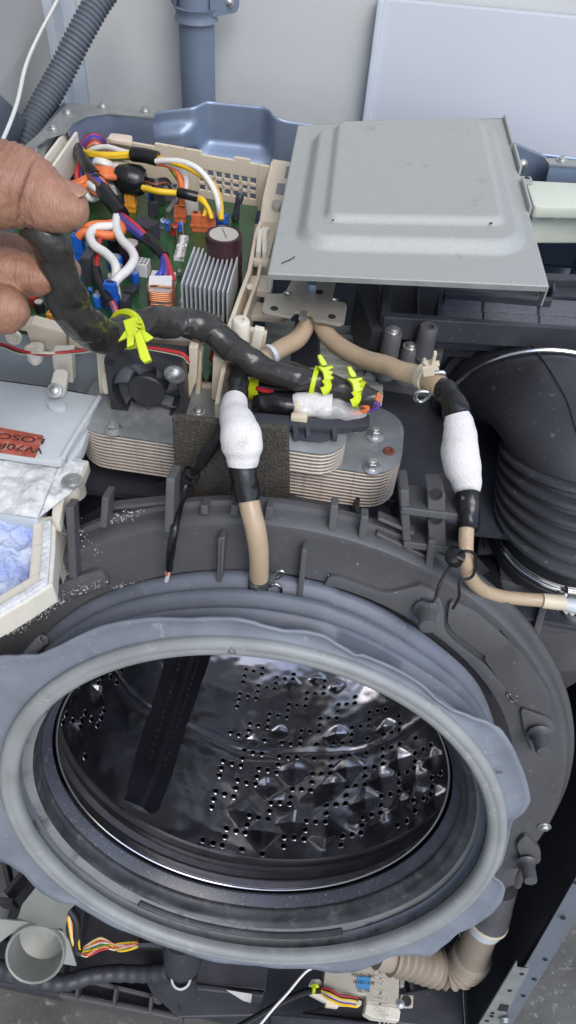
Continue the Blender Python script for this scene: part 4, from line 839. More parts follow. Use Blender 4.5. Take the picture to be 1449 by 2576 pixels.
# inline connectors
ic = thing('inline_connector', atz(z3(850, 330), .905), 'cloudy white inline connector with orange wires above the board', 'connector')
M['clear'] = mat('cloudy_nylon', (.62, .60, .57), .3, var=.05, sss=.4)
obj('shell', bar(atz(z3(818, 325), .912), atz(z3(895, 350), .912), .024, .014), M['clear'], ic, smooth=0, bevel=.0015); obj('shell', bar(atz(z3(790, 440), .902), atz(z3(865, 455), .902), .018, .012), M['clear'], ic, smooth=0, bevel=.0015)
obj('latch', bar(atz(z3(820, 295), .921), atz(z3(870, 305), .921), .006, .004), M['clear'], ic, smooth=0, bevel=.0008)
tc_ = thing('taped_connector', atz(z3(960, 410), .90), 'connector wrapped in shiny black tape behind the board wiring', 'connector')
obj('tape_body', tube([atz(z3(875, 380), .911), atz(z3(930, 395), .911), atz(z3(1000, 405), .910), atz(z3(1050, 415), .909)], [.0135, .0150, .0150, .0125], 12, 4, wob=.001, ws=120), M['tape'], tc_, smooth=50)
for m, ya, yb in (('w_blk', 380, 395), ('w_blk', 395, 415), ('w_brn', 410, 425)):
    obj('lead', tube([atz(z3(1040, ya), .910), atz(z3(1120, ya + 20), .913), atz(z3(1200, yb - 5), .911), atz(z3(1235, yb + 30), .902)], .0016, 6), M[m], tc_)
obj('lead', tube([atz(z3(860, 260), .915), atz(z3(920, 300), .916), atz(z3(990, 350), .914), atz(z3(1060, 380), .911)], .0030, 8), M['w_blk'], tc_)

# ================================================================== cooling fan
fb, fr = aty(z6(690, 738), .432), aty(z6(1180, 805), .432); ftl, ftr = aty(z6(682, 385), .432), aty(z6(1212, 425), .432)
FO = (fb + fr + ftl + ftr) / 4; FXd = ((fr - fb) + (ftr - ftl)).normalized(); FUd = ((ftl - fb) + (ftr - fr)); FUd = (FUd - FXd * FUd.dot(FXd)).normalized(); FN = FXd.cross(FUd)
if FN.y > 0: FN = -FN
FW = ((fr - fb).length + (ftr - ftl).length) / 2; FH = ((ftl - fb).length + (ftr - fr).length) / 2; FS = (FW + FH) / 2
fan = thing('cooling_fan', FO - FUd * FS / 2, 'square black cooling fan standing in front of the control box', 'fan')
def fp_(x, y, n=0): return FO + FXd * x + FUd * y + FN * n
def ring_plate(R, hole_r, half, dep, n=64, n0=0):
    V, Fc = [], []
    outl = []
    for k in range(n):
        a = 2 * math.pi * k / n; c, s = math.cos(a), math.sin(a); m_ = min(1 / max(abs(c), 1e-6), 1 / max(abs(s), 1e-6)) * half
        m_ = min(m_, half * 1.37); outl.append((c * m_, s * m_, c * hole_r, s * hole_r))
    for x, y, hx, hy in outl:
        V += [fp_(x, y, n0), fp_(x, y, n0 - dep), fp_(hx, hy, n0), fp_(hx, hy, n0 - dep)]
    for k in range(n):
        a, b = 4 * k, 4 * ((k + 1) % n)
        Fc += [[a, b, b + 1, a + 1], [a, a + 2, b + 2, b], [a + 2, a + 3, b + 3, b + 2], [a + 1, b + 1, b + 3, a + 3]]
    return V, Fc
HFS = FS / 2
M['fanf'] = mat('fan_frame_plastic', (.034, .035, .040), .40, var=.15)
M['fanb'] = mat('lit_blade_plastic', (.075, .078, .09), .38, var=.1)  # lighter than the frame: light caught by the blades, put in the colour
obj('frame', ring_plate(0, HFS * .90, HFS, .024), M['fanf'], fan, smooth=30)
obj('hub', lathe_ax(fp_(0, 0, -.02), FN, [(HFS * .50, 0), (HFS * .50, .016), (HFS * .49, .0185), (HFS * .45, .0195), (.001, .0195)], 40), M['fanf'], fan, smooth=40)
def blade(k):
    V, Fc = [], []; a0 = 2 * math.pi * k / 7 + .2; nr, na = 5, 6
    for i in range(nr + 1):
        r = HFS * (.48 + .40 * i / nr)
        for j in range(na + 1):
            t = j / na; a = a0 + t * .80 + .25 * i / nr; V.append(fp_(r * math.cos(a), r * math.sin(a), -.003 - .010 * (1 - t)))
    for i in range(nr):
        for j in range(na): Fc.append([i * (na + 1) + j, i * (na + 1) + j + 1, (i + 1) * (na + 1) + j + 1, (i + 1) * (na + 1) + j])
    return V, Fc
for k in range(7):
    b_ = obj('blade', blade(k), M['fanb'], fan, smooth=60); md = b_.modifiers.new('thick', 'SOLIDIFY'); md.thickness = .001
HOL = mesh_of('mounting_hole', lathe_ax((0, 0, 0), (0, 0, 1), [(.0032, 0), (.0030, .0005), (.0022, .0004), (.002, .0001)], 12), M['ink'])
for sx, sy in ((-1, 1), (-1, -1), (1, -1)): inst('mounting_hole', HOL, frame(fp_(sx * HFS * .84, sy * HFS * .84, .0003), FN), fan)
inst('screw', SCREW, frame(fp_(HFS * .80, HFS * .72, .0005), FN, None) @ Matrix.Scale(1.35, 4), fan)
for k in range(3):
    a = R_(20 + 120 * k); obj('strut', bar(fp_(HFS * .4 * math.cos(a), HFS * .4 * math.sin(a), -.0225), fp_(HFS * .93 * math.cos(a), HFS * .93 * math.sin(a), -.0225), .004, .002, up=FN), M['blackp'], fan)
fw = thing('fan_cable', aty(z6(20, 290), .44), 'thin red, black and white fan cable stretched along the cream box front', 'cable')
for k, (m, dy) in enumerate((('w_red', 0), ('w_blk', 9), ('w_crm', 17))):
    obj('wire', tube([aty(z6(-40, 285 + dy * .3), .455), aty(z6(30, 288 + dy), .45), aty(z6(130, 325 + dy), .438), aty(z6(260, 350 - dy * .5), .432), aty(z6(400, 338 + dy * .3), .438), aty(z6(560, 320 + dy * .5), .44), aty(z6(720, 290 + dy * .6), .445), aty(z6(900, 298 + dy * .5), .438), aty(z6(1080, 325 + dy * .6), .434), aty(z6(1180, 350 + dy * .7), .430), aty(z6(1215, 400 + dy * .2), .430)], .0013, 6), M[m], fw)
# ================================================================== plate heat exchanger
HZ = .862
def he_outline(z): return [atz(p, z) for p in (z6(545, 800), z6(1150, 800), z7(1100, 900), z7(1295, 985), z7(1280, 1230), z7(560, 1130), z6(1105, 950), z6(545, 860))]
he = thing('heat_exchanger', atz(z7(700, 1200), .82), 'stack of thin flat steel plates of a heat exchanger with pale edges', 'heat exchanger')
pA = atz(z6(540, 845), HZ); pB = atz(z6(1105, 945), HZ); pC = atz(z7(1275, 1228), HZ); pD = atz(z7(1297, 960), HZ); pE = atz(z6(640, 735), HZ)
hd = (pC - pA).normalized(); hd.z = 0; hd.normalize(); hnv = Vector((-hd.y, hd.x, 0)); HL = (pC - pA).length; HD = .078
def he_plate(o, L, Dp, r, th):
    P = rrect(L, Dp, r, 6); c = o + hd * L / 2 + hnv * Dp / 2
    return prism([c + hd * x + hnv * y for x, y in P], (0, 0, th))
o0 = pA - hd * .012
NPL = 11; thk = .0027; gap = .0035
zb0 = HZ - NPL * gap
pl_me = mesh_of('exchanger_plate', he_plate(Vector((0, 0, 0)), HL + .014, HD, .026, thk * .72), M['heside'], smooth=30, bevel=.0006, bseg=1)
for k in range(NPL): inst('exchanger_plate', pl_me, Matrix.Translation(Vector((o0.x, o0.y, zb0 + gap * k))), he)
obj('core', he_plate(Vector((o0.x, o0.y, zb0)) + hd * .003 + hnv * .002, HL + .008, HD - .004, .024, NPL * gap - .001), M['hegap'], he, smooth=30)
obj('top_plate', he_plate(Vector((o0.x, o0.y, HZ - .0006)), HL + .014, HD, .026, .0016), M['hetop'], he, smooth=30, bevel=.0004)
# upper stack in the middle
u0 = atz(z7(570, 1050), HZ + .0222)
uc = Vector((u0.x, u0.y, HZ + .001)) - hd * .05
UL = (atz(z7(938, 1000), HZ + .022) - u0).dot(hd) + .05
up_me = mesh_of('exchanger_plate', he_plate(Vector((0, 0, 0)), UL, .046, .021, thk * .72), M['heside'], smooth=30, bevel=.0006, bseg=1)
for k in range(6): inst('exchanger_plate', up_me, Matrix.Translation(Vector((uc.x, uc.y, HZ + .0012 + .0035 * k))), he)
obj('core', he_plate(uc + hd * .003 + hnv * .003, UL - .006, .040, .018, .0205), M['hegap'], he, smooth=30)
obj('top_plate', he_plate(Vector((uc.x, uc.y, HZ + .0222)), UL, .046, .021, .0014), M['hetop'], he, smooth=30, bevel=.0004)
for q in (z6(733, 840), z7(1128, 960), z7(1108, 1165)): inst('hex_bolt', BOLT, frame(atz(q, HZ + .0012), (0, 0, 1)) @ Matrix.Rotation(.3, 4, 'Z'), he)
M['rust'] = mat('rusty_rivet', (.16, .05, .03), .6)
obj('rivet', lathe_ax(atz(z7(1215, 1057), HZ + .0008), (0, 0, 1), [(.0048, 0), (.004, .0018), (.0025, .002), (.0015, .0008)], 14), M['rust'], he)
inst('screw', SCREW, frame(atz(z6(1278, 720), HZ + .0012), (0, 0, 1)), he)
# black plastic cradle between the stacks
cr = thing('plastic_cradle', atz(z7(700, 900), HZ), 'black plastic cradle with ribs under the wrapped connector', 'cradle')
obj('deck', prism(round_poly([atz(p, .8935) for p in (z7(330, 800), z7(640, 830), z7(870, 850), z7(1090, 800), z7(1100, 890), z7(870, 905), z7(600, 890), z7(350, 865))], .006), (0, 0, -.006)), M['blackp'], cr, bevel=.001)
obj('skirt', prism(round_poly([atz(p, .8885) for p in (z7(580, 885), z7(865, 905), z7(862, 960), z7(800, 985), z7(690, 980), z7(590, 960))], .005), (0, 0, -.0022)), M['blackp'], cr, bevel=.001)
for x in (610, 690, 860): obj('rib', bar(atz(z7(x, 900), .8905), atz(z7(x + 8, 975), .8890), .0035, .006), M['blackp'], cr)
# foam pad hanging in front
fy = .376
pd = [aty(p, fy) for p in (y1(1105, -50), z7(570, 912), z7(578, 1393), y1(1180, 512), y1(1130, 512))]
fpad = obj('foam_pad', prism(pd, (0, .005, 0)), M['foam'], label='square dark grey foam pad hanging in front of the plate stack', cat='foam pad', smooth=0, bevel=.0015)

# ================================================================== insulated hoses
def hose(name, label, segs):
    first = segs[0][1][0]
    h = thing(name, aty(segs[-1][1][-1][0], segs[-1][1][-1][1]), label, 'hose', 'insulated hoses')
    for nm, pts, rad, m, kw in segs:
        P = [aty(p, y) for p, y in pts]
        R2 = [r * (q - CAM).dot(fwd) / FOC for r, q in zip(rad, P)]
        obj(nm, tube(P, R2, 20, 6, **kw), M[m], h, smooth=60)
    return h
hose('insulated_hose', 'tan hose with white felt sleeve running down before the foam pad', [
    ('tube', [(z7(720, 170), .53), (z7(690, 235), .52), (z7(630, 330), .505), (z7(520, 395), .485), (z7(400, 470), .465), (z7(270, 550), .44)], [21, 22, 23, 23, 23, 24], 'tan', {}),
    ('hose_ring', [(z7(462, 425), .470), (z7(455, 430), .469), (z7(446, 435), .468)], [26.5, 27, 26.5], 'frost', {}),
    ('tape_cuff', [(z7(235, 570), .44), (z7(232, 610), .43), (z7(230, 650), .415), (z7(225, 740), .393)], [29, 31.5, 31, 32], 'tape', dict(wob=.0012, ws=150)),
    ('felt_sleeve', [(z7(227, 735), .392), (z7(222, 800), .380), (z7(240, 880), .366), (z7(262, 960), .356), (z7(272, 1030), .352), (z7(275, 1100), .348), (z7(275, 1150), .345)], [33, 36, 45, 53, 53, 42, 37], 'felt', dict(wob=.0010, ws=60)),
    ('tape_cuff', [(z7(275, 1150), .346), (z7(285, 1200), .343), (z7(297, 1290), .338), (z7(310, 1375), .332)], [36.5, 37, 36, 31], 'tape', dict(wob=.001, ws=150)),
    ('tube', [(z7(310, 1360), .333), (y2(330, 240), .326), (y2(355, 340), .320), (y2(372, 440), .316), (y2(380, 540), .314), (y2(380, 680), .314)], [27, 27, 27, 26.5, 25, 24.5], 'tan', {}),
    ('hose_end', [(y2(380, 660), .314), (y2(378, 700), .314), (y2(376, 730), .315)], [26, 27, 26], 'tubd', {})])
hose('insulated_hose', 'tan hose with white felt sleeve bending round beside the black duct', [
    ('tube', [(z7(760, 150), .53), (z7(775, 225), .52), (z7(830, 320), .505), (z7(920, 395), .49), (z7(1050, 460), .475), (z7(1200, 500), .46), (z8(250, 650), .45), (z8(400, 690), .44), (z8(530, 760), .425)], [20, 21, 23, 24, 24, 24, 25, 26, 28], 'tan', {}),
    ('tape_cuff', [(z8(500, 745), .43), (z8(570, 790), .42), (z8(610, 850), .41), (z8(638, 910), .402), (z8(650, 975), .396)], [24, 30, 30, 30, 31], 'tape', dict(wob=.0015, ws=150)),
    ('felt_sleeve', [(z8(642, 945), .397), (z8(655, 1010), .392), (z8(662, 1100), .386), (z8(664, 1200), .380), (z8(680, 1300), .374), (z8(705, 1400), .368), (z8(715, 1490), .362)], [30, 37, 43, 48, 48, 40, 31], 'felt', dict(wob=.0010, ws=60)),
    ('tape_cuff', [(y3(672, 135), .358), (y3(675, 200), .352), (y3(678, 300), .344), (y3(675, 395), .335)], [31, 31, 28, 25], 'tape', dict(wob=.0012, ws=150)),
    ('tube', [(y3(660, 380), .336), (y3(656, 470), .328), (y3(655, 560), .320), (y3(655, 650), .318), (y3(690, 745), .322), (y3(780, 830), .329), (y3(900, 872), .334), (y3(1050, 892), .338), (y3(1220, 905), .340)], [19.5, 19, 18.5, 18.5, 18.5, 17.5, 17, 17, 17.5], 'tan', {}),
    ('hose_end', [(y3(1205, 905), .339), (y3(1290, 915), .339), (y3(1365, 920), .339)], [19, 19.5, 20], 'w_crm', {}),
    ('end_nozzle', [(y3(1360, 930), .339), (y3(1420, 940), .339), (y3(1500, 950), .339)], [17, 19, 19], 'frost', {})])
obj('hose_bracket_tab', prism([aty(p, .336) for p in (y3(1350, 975), y3(1380, 1005), y3(1400, 990), y3(1420, 1018), y3(1449, 1000), y3(1449, 960), y3(1370, 955))], (0, .004, 0)), M['cream2'], label='cream notched clip under the hose end at the right edge', cat='clip', smooth=0)
# spring clip at the hose foot and by the elbow
def pin(name, pts, y, label, r=.0013):
    return obj(name, tube([aty(p, y) for p in pts], r, 8, 6), M['wire_st'], label=label, cat='spring clip', group='spring clips', smooth=60)
pin('spring_clip', [y2(440, 695), y2(470, 680), y2(515, 655), y2(540, 632), y2(525, 617), y2(500, 628), y2(480, 665), y2(455, 695), y2(450, 715), y2(490, 703), y2(520, 725), y2(522, 755)], .312, 'looped steel spring clip at the hose foot beside the gasket')
pin('spring_clip', [z8(470, 795), z8(395, 790), z8(365, 805), z8(358, 835), z8(380, 857), z8(410, 858), z8(440, 838), z8(465, 808), z8(480, 790)], .425, 'looped steel spring clip below the cable tie near the black duct', .0016)
pin('spring_clip', [z8(470, 665), z8(540, 660), z8(555, 675), z8(558, 720)], .43, 'short bent steel clip end behind the cream cable tie', .0015)
# cream cable tie on the second hose
ct_ = thing('cable_tie', aty(z8(430, 700), .43), 'cream cable tie clasping the tan hose near the black duct', 'cable tie')
tp = aty(z8(430, 690), .440); td = (aty(z8(530, 760), .425) - aty(z8(330, 650), .45)).normalized()
obj('strap', lathe_ax(tp - td * .0035, td, [(.0098, 0), (.0108, .0005), (.0108, .0065), (.0098, .007)], 20), M['w_crm'], ct_, smooth=40)
obj('head', bar(aty(z8(440, 600), .425), aty(z8(450, 665), .425), .009, .008), M['w_crm'], ct_, smooth=0, bevel=.001)
for a, b in ((z8(440, 605), z8(415, 575)), (z8(470, 605), z8(522, 600)), (z8(475, 600), z8(495, 525))): obj('tail', bar(aty(a, .424), aty(b, .424), .0045, .0022), M['w_crm'], ct_, smooth=0, bevel=.0005)

# ================================================================== wrapped connector and its bag
wb = thing('wrapped_connector', aty(z7(650, 800), .46), 'black sleeved connector wrapped in white pad and clear plastic bag', 'connector')
ykb = .424
def dp(px, P): return px * (P - CAM).dot(fwd) / FOC
def tb(nm, pts, rad, m, y=ykb, **kw):
    P = [aty(p, y) for p in pts]; return obj(nm, tube(P, [dp(r, q) for r, q in zip(rad, P)], 18, 5, **kw), M[m], wb, smooth=60)
tb('sleeve', [z7(340, 745), z7(400, 750), z7(480, 752), z7(560, 757), z7(620, 762)], [20, 29, 30, 31, 27], 'tape', wob=.0015, ws=100)
tb('white_pad', [z7(610, 762), z7(650, 758), z7(740, 752), z7(850, 758)], [28, 33, 32, 30], 'felt', wob=.0012, ws=90)
M['bag'] = mat('clear_film', (.9, .88, .86), .12, var=.03, alpha=.32, bump=1, bs=55, spec=1)
tb('bag', [z7(640, 760), z7(760, 765), z7(860, 780), z7(960, 815), z7(1040, 850)], [35, 35, 36, 36, 30], 'bag', wob=.006, ws=85, flat=.8, cap=False)
tb('strap', [z7(622, 765), z7(640, 765), z7(660, 764)], [33, 34, 33.5], 'w_crm')
obj('tie_head', bar(aty(z7(638, 820), ykb - .015), aty(z7(640, 862), ykb - .015), .012, .006, up=(0, 1, 0)), M['w_crm'], wb, bevel=.001)
obj('tie_wing', bar(aty(z7(590, 868), ykb - .016), aty(z7(690, 880), ykb - .016), .005, .008, up=(0, 1, 0)), M['w_crm'], wb, bevel=.001)
obj('tie_anchor', lathe_ax(aty(z7(637, 935), ykb - .016), aty(z7(640, 885), ykb - .016) - aty(z7(637, 935), ykb - .016), [(.001, 0), (.004, .006), (.002, .0065), (.002, .014)], 10), M['w_crm'], wb)
# ================================================================== black wrapped cable held by the hand
ctl = [(pp(75, 560), .395, 40), (pp(125, 610), .40, 43), (pp(150, 680), .415, 45), (pp(172, 760), .435, 50), (pp(215, 820), .46, 47), (pp(270, 845), .485, 43), (pp(320, 828), .505, 38), (pp(380, 811), .525, 38), (pp(450, 811), .545, 37), (pp(520, 826), .55, 37), (pp(565, 862), .551, 34), (pp(610, 895), .55, 35), (pp(665, 930), .548, 30), (pp(730, 946), .547, 33), (pp(790, 960), .546, 31), (pp(850, 975), .546, 28), (pp(905, 992), .543, 27), (pp(945, 1005), .541, 22)]
wcab = thing('wrapped_cable', atd(pp(600, 900), .58), 'thick cable wrapped in glossy black film, lifted by the hand', 'cable')
Pq = [atd(p, d) for p, d, r in ctl]; Rq = [r * d / FOC for p, d, r in ctl]
def wrapped(P, Rr):
    V, Fc = tube(P, Rr, 40, 14, cap=True); n = len(V) // 40; out = []
    for i, v in enumerate(V):
        k = i % 40; j = i // 40; c = sum((V[j * 40 + q] for q in range(0, 40, 4)), Vector()) / 10; d = v - c; a = 2 * math.pi * k / 40
        tw = a + j * .16
        amp = .07 * math.sin(2 * tw) + .03 * math.sin(3 * tw + 1) + .07 * mnoise.noise(v * 38) + .05 * mnoise.noise(v * 150)
        # overlapping turns of film: a small step along a helix
        st = ((a / (2 * math.pi)) + j * .055) % 1.0
        out.append(c + d * (1 + amp * .9 + .06 * st))
    return out, Fc
obj('film_wrap', wrapped(Pq, Rq), M['wrap'], wcab, smooth=50)
e0 = Pq[-1]
for k, (m, x, y) in enumerate((('w_ora', 1150, 690), ('w_ora', 1150, 720), ('w_pur', 1148, 750), ('w_ora', 1080, 765))):
    obj('wire', tube([atd(z7(1060 - 10 * k, 690 + 18 * k), .544), atd(z7(x - 30, y - 10), .542), atd(z7(x, y + 8), .542), atd(z7(x - 25, y + 32), .544), atd(z7(x - 110, y + 50), .548)], .0019, 7), M[m], wcab)
obj('lower_sleeve', tube([atd(z7(330, 640), .572), atd(z7(500, 655), .570), atd(z7(700, 672), .566), atd(z7(760, 690), .562)], .008, 12), M['tape'], wcab)
obj('wire', tube([atd(z7(350, 640), .565), atd(z7(400, 660), .560), atd(z7(470, 672), .562)], .002, 7), M['w_red'], wcab)
# yellow clips
def clip(pts_head, ring_c, ring_ax, rr, wings, d, label):
    t = thing('cable_clip', atd(ring_c, d), label, 'clip', 'yellow cable clips')
    return t
def bars(t, lst, d, wd, th):
    for a, b, w_ in lst: obj('prong', bar(atd(a, d), atd(b, d), w_, th, up=fwd), M['yel'], t, smooth=0, bevel=.0008)
def strap_on(t, i, rr, wd):
    # strap ring about the cable at control point i
    td_ = (Pq[i + 1] - Pq[i - 1]).normalized(); obj('strap', lathe_ax(Pq[i] - td_ * wd / 2, td_, [(rr, 0), (rr + .0012, .0004), (rr + .0012, wd - .0004), (rr, wd)], 26), M['yel'], t, smooth=40)
t = thing('cable_clip', atd(z6(850, 250), .49), 'bright yellow star shaped clip on the cable in front of the fan', 'clip', 'yellow cable clips')
strap_on(t, 6, Rq[6] * 1.2, .005)
dd = .468
def quadp(t, q, d, th, nm='prong'): obj(nm, prism([atd(p, d) for p in q], fwd * th), M['yel'], t, smooth=0, bevel=.0009)
quadp(t, (z6(860, 210), z6(905, 200), z6(972, 385), z6(925, 405), z6(900, 375)), dd - .006, .006, 'tail')
quadp(t, (z6(790, 130), z6(860, 108), z6(885, 110), z6(895, 150), z6(870, 250), z6(820, 240)), dd, .008, 'head')
quadp(t, (z6(805, 190), z6(850, 220), z6(800, 250), z6(755, 268)), dd + .002, .003); quadp(t, (z6(890, 180), z6(930, 195), z6(990, 240), z6(940, 272), z6(900, 240)), dd + .002, .003)
quadp(t, (z6(815, 230), z6(865, 230), z6(860, 290), z6(815, 306)), dd - .002, .003)
for k in range(4): quadp(t, (z6(880, 130 + 28 * k), z6(912, 140 + 28 * k), z6(910, 152 + 28 * k), z6(878, 146 + 28 * k)), dd - .003, .004, 'tooth')
for lab, (i, ox, oy, d) in {'yellow cable clip on the wrapped cable nearest the foam wrapped hose': (14, 0, 0, .534), 'yellow cable clip at the frayed end of the wrapped cable': (16, 190, 75, .531)}.items():
    t = thing('cable_clip', atd(z7(800 + ox, 600 + oy), d), lab, 'clip', 'yellow cable clips')
    strap_on(t, i, Rq[i] * 1.16, .004)
    def q_(*a): return tuple(z7(x + ox, y + oy) for x, y in a)
    quadp(t, q_((755, 435), (780, 428), (812, 475), (820, 500), (785, 505), (770, 480)), d, .006, 'tail')
    quadp(t, q_((755, 505), (800, 510), (850, 500), (862, 515), (830, 530), (862, 545), (840, 560), (865, 580), (830, 600), (800, 595), (790, 545)), d - .002, .008, 'head')
    obj('tongue', tube([atd(z7(805 + ox, 590 + oy), d), atd(z7(825 + ox, 625 + oy), d), atd(z7(815 + ox, 655 + oy), d), atd(z7(785 + ox, 672 + oy), d)], .0034, 8, flat=.5), M['yel'], t)
obj('cable_clip', lathe_ax(atd(z7(330, 640), .574), (1, -.2, .2), [(.0095, 0), (.0112, .001), (.0112, .008), (.0095, .009)], 22, closed=True), M['yel'], label='yellow ring clip behind the taped hose cuff', cat='clip', group='yellow cable clips')
obj('cable_clip', lathe_ax(atz(z7(1097, 185), .86), (.2, -.2, 1), [(.006, 0), (.0072, .001), (.0072, .005), (.006, .006)], 18, closed=True), M['yel'], label='small yellow ring clip in the gap by the filter box', cat='clip', group='yellow cable clips')
# thin taped cable across the foam pad
tk = thing('sensor_cable', aty(y1(1075, 950), .345), 'thin black taped cable crossing the foam pad down to the gasket', 'cable')
tkp = [(y1(1430, 20), .366), (y1(1390, 110), .364), (y1(1300, 230), .362), (y1(1230, 320), .359), (y1(1190, 400), .355), (y1(1155, 520), .340), (y1(1130, 650), .320), (y1(1105, 780), .313), (y1(1088, 930), .311)]
obj('sleeve', tube([aty(p, y) for p, y in tkp], [.0036, .0042, .0048, .0030, .0034, .0032, .0030, .0032, .0028], 12, 6, wob=.0006, ws=200), M['tape'], tk, smooth=60)
for y in (300, 335, 390): obj('wire_twist', lathe_ax(aty(y1(1240 - (y - 300) * .45, y), .359), (-.4, -.2, -.9), [(.0055, 0), (.0066, .0006), (.0066, .0016), (.0055, .0022)], 14, closed=True), M['w_blk'], tk)
obj('wire_twist', tube([aty(y1(1090, 412), .36), aty(y1(1140, 420), .36), aty(y1(1200, 395), .36)], .0009, 6), M['w_blk'], tk)
obj('bare_end', tube([aty(y1(1086, 925), .311), aty(y1(1080, 970), .311), aty(y1(1070, 1005), .311)], .0016, 8), M['w_wht'], tk); obj('red_core', tube([aty(y1(1076, 938), .310), aty(y1(1074, 965), .310)], .0014, 6), M['w_ora'], tk)
# wire twist on the second hose
tw = thing('wire_tie', aty(y3(590, 600), 0.323), 'black wire twisted round the second hose and curling down', 'wire tie')
obj('knot', tube([aty(y3(540, 590), 0.320), aty(y3(570, 590), 0.318), aty(y3(600, 580), 0.318), aty(y3(560, 640), 0.320)], [.005, .008, .006, .003], 10), M['tape'], tw)
obj('wire', tube([aty(y3(600, 580), 0.316), aty(y3(640, 550), 0.312), aty(y3(695, 555), 0.312), aty(y3(728, 600), 0.314), aty(y3(718, 690), 0.314), aty(y3(690, 740), 0.306), aty(y3(620, 760), 0.300), aty(y3(605, 800), 0.298), aty(y3(605, 880), 0.296), aty(y3(560, 965), 0.293)], .0011, 7), M['w_blk'], tw)
obj('wire', tube([aty(y3(560, 640), 0.318), aty(y3(500, 720), 0.313), aty(y3(460, 800), 0.308), aty(y3(430, 900), 0.303), aty(y3(390, 912), 0.300), aty(y3(335, 895), 0.300)], .0012, 7), M['w_blk'], tw)
# ================================================================== loose cover plate
PZ = .957
cTL, cTR, cBR, cBL = [atz(p, PZ) for p in (z5(213, 58), z5(1125, 25), z5(1328, 775), z5(78, 718))]
cp_ = thing('cover_plate', (cTL + cBR) / 2, 'loose grey steel cover plate with a raised rectangular panel, resting on top', 'plate')
ux = ((cTR - cTL) + (cBR - cBL)).normalized(); uy = Vector((0, 0, 1)).cross(ux)
def pc2(p, z=PZ): q = atz(p, z) - cBL; return q.dot(ux), q.dot(uy)
PWd = ((cTR - cTL).length + (cBR - cBL).length) / 2; PDp = ((cTL - cBL).length + (cTR - cBR).length) / 2
def sm(e0, e1, v): t = max(0, min(1, (v - e0) / (e1 - e0))); return t * t * (3 - 2 * t)
def rr_d(x, y, x0, x1, y0, y1_, r):             # signed distance to a rounded rectangle
    cx, cy, hx, hy = (x0 + x1) / 2, (y0 + y1_) / 2, (x1 - x0) / 2 - r, (y1_ - y0) / 2 - r
    dx, dy = abs(x - cx) - hx, abs(y - cy) - hy
    return math.hypot(max(dx, 0), max(dy, 0)) + min(max(dx, dy), 0) - r
ox0, ox1 = .095 * PWd, .935 * PWd; oy0, oy1 = pc2(z5(700, 575))[1], pc2(z5(650, 48))[1]
ix0, ix1 = .182 * PWd, .858 * PWd; iy0, iy1 = pc2(z5(700, 500))[1], pc2(z5(650, 62))[1]
def plate_shape():
    nx, ny = 130, 150; V, Fc = [], []
    for j in range(ny + 1):
        v = j / ny; a = cBL.lerp(cTL, v); b = cBR.lerp(cTR, v)
        for i in range(nx + 1):
            p = a.lerp(b, i / nx); x, y = i / nx * PWd, v * PDp
            h = .0095 * sm(.0054, -.0054, rr_d(x, y, ox0, ox1, oy0, oy1, .026)) + .0055 * sm(.0036, -.0036, rr_d(x, y, ix0, ix1, iy0, iy1, .010))
            V.append(p + Vector((0, 0, h + .0006 * mnoise.noise(p * 9))))
    for j in range(ny):
        for i in range(nx): Fc.append([j * (nx + 1) + i, j * (nx + 1) + i + 1, (j + 1) * (nx + 1) + i + 1, (j + 1) * (nx + 1) + i])
    return V, Fc
po = obj('panel', plate_shape(), M['plate'], cp_, smooth=40); md = po.modifiers.new('thick', 'SOLIDIFY'); md.thickness = .001; md.offset = -1
def lipb(a, b, ht, m='galv', th=.0012): return obj('folded_edge', bar(a + Vector((0, 0, -ht / 2)), b + Vector((0, 0, -ht / 2)), th, ht), M[m], cp_, smooth=0)
lipb(cBL, cBR, .004); lipb(cTL, cTL.lerp(cTR, .16), .004); lipb(cTL.lerp(cTR, .78), cTR, .004)
obj('folded_edge', bar(cTR + ux * .001, cTR.lerp(cBR, .22) + ux * .001, .002, .008), M['plate'], cp_, smooth=0); obj('folded_edge', bar(cTR.lerp(cBR, .23) + ux * .002, cTR.lerp(cBR, .40) + ux * .002, .002, .010), M['plate'], cp_, smooth=0); obj('folded_edge', bar(cTR.lerp(cBR, .46) + ux * .001, cTR.lerp(cBR, .64) + ux * .001, .002, .010), M['plate'], cp_, smooth=0)
tbp = [atz(p, PZ - .004) for p in (z5(1190, 282), z5(1250, 284), z5(1258, 318), z5(1215, 320), z5(1195, 318))]
tbo = obj('screw_tab', prism(round_poly(tbp, .003), (0, 0, -.0012)), M['plate'], cp_); obj('tab_hole', lathe_ax(atz(z5(1232, 290), PZ - .0038), (0, 0, 1), [(.0028, 0), (.0025, .0003), (.0002, .0003)], 12), M['ink'], tbo)
obj('screw_tab', prism(round_poly([atz(p, PZ - .003) for p in (z5(430, 55), z5(432, 38), z5(490, 38), z5(492, 55))], .003), (0, 0, -.001)), M['plate'], cp_)
obj('corner_hook', boxf(cBL + Vector((.001, 0, -.001)), ux * .0015, uy * .004, (0, 0, -.014)), M['galv'], cp_, smooth=0); obj('corner_hook', boxf(cBR + Vector((-.001, 0, -.001)), ux * .0015, uy * .006, (0, 0, -.016)), M['galv'], cp_, smooth=0)
obj('scratch', join(bar(atz(z5(140, 670), PZ + .0010), atz(z5(175, 655), PZ + .0010), .0006, .0004), bar(atz(z5(172, 658), PZ + .0010), atz(z5(200, 640), PZ + .0010), .0006, .0004)), M['ink'], cp_, smooth=0)
for q, s in ((z5(1000, 56), 1), (z5(1015, 88), 1), (z5(1030, 172), 1), (z5(1040, 232), 1), (z5(368, 478), 1), (z5(1072, 492), 1.2)):
    inst('scuff', HOLE, frame(atz(q, PZ + .0122), (0, 0, 1)) @ Matrix.Scale(.45 * s, 4), cp_)
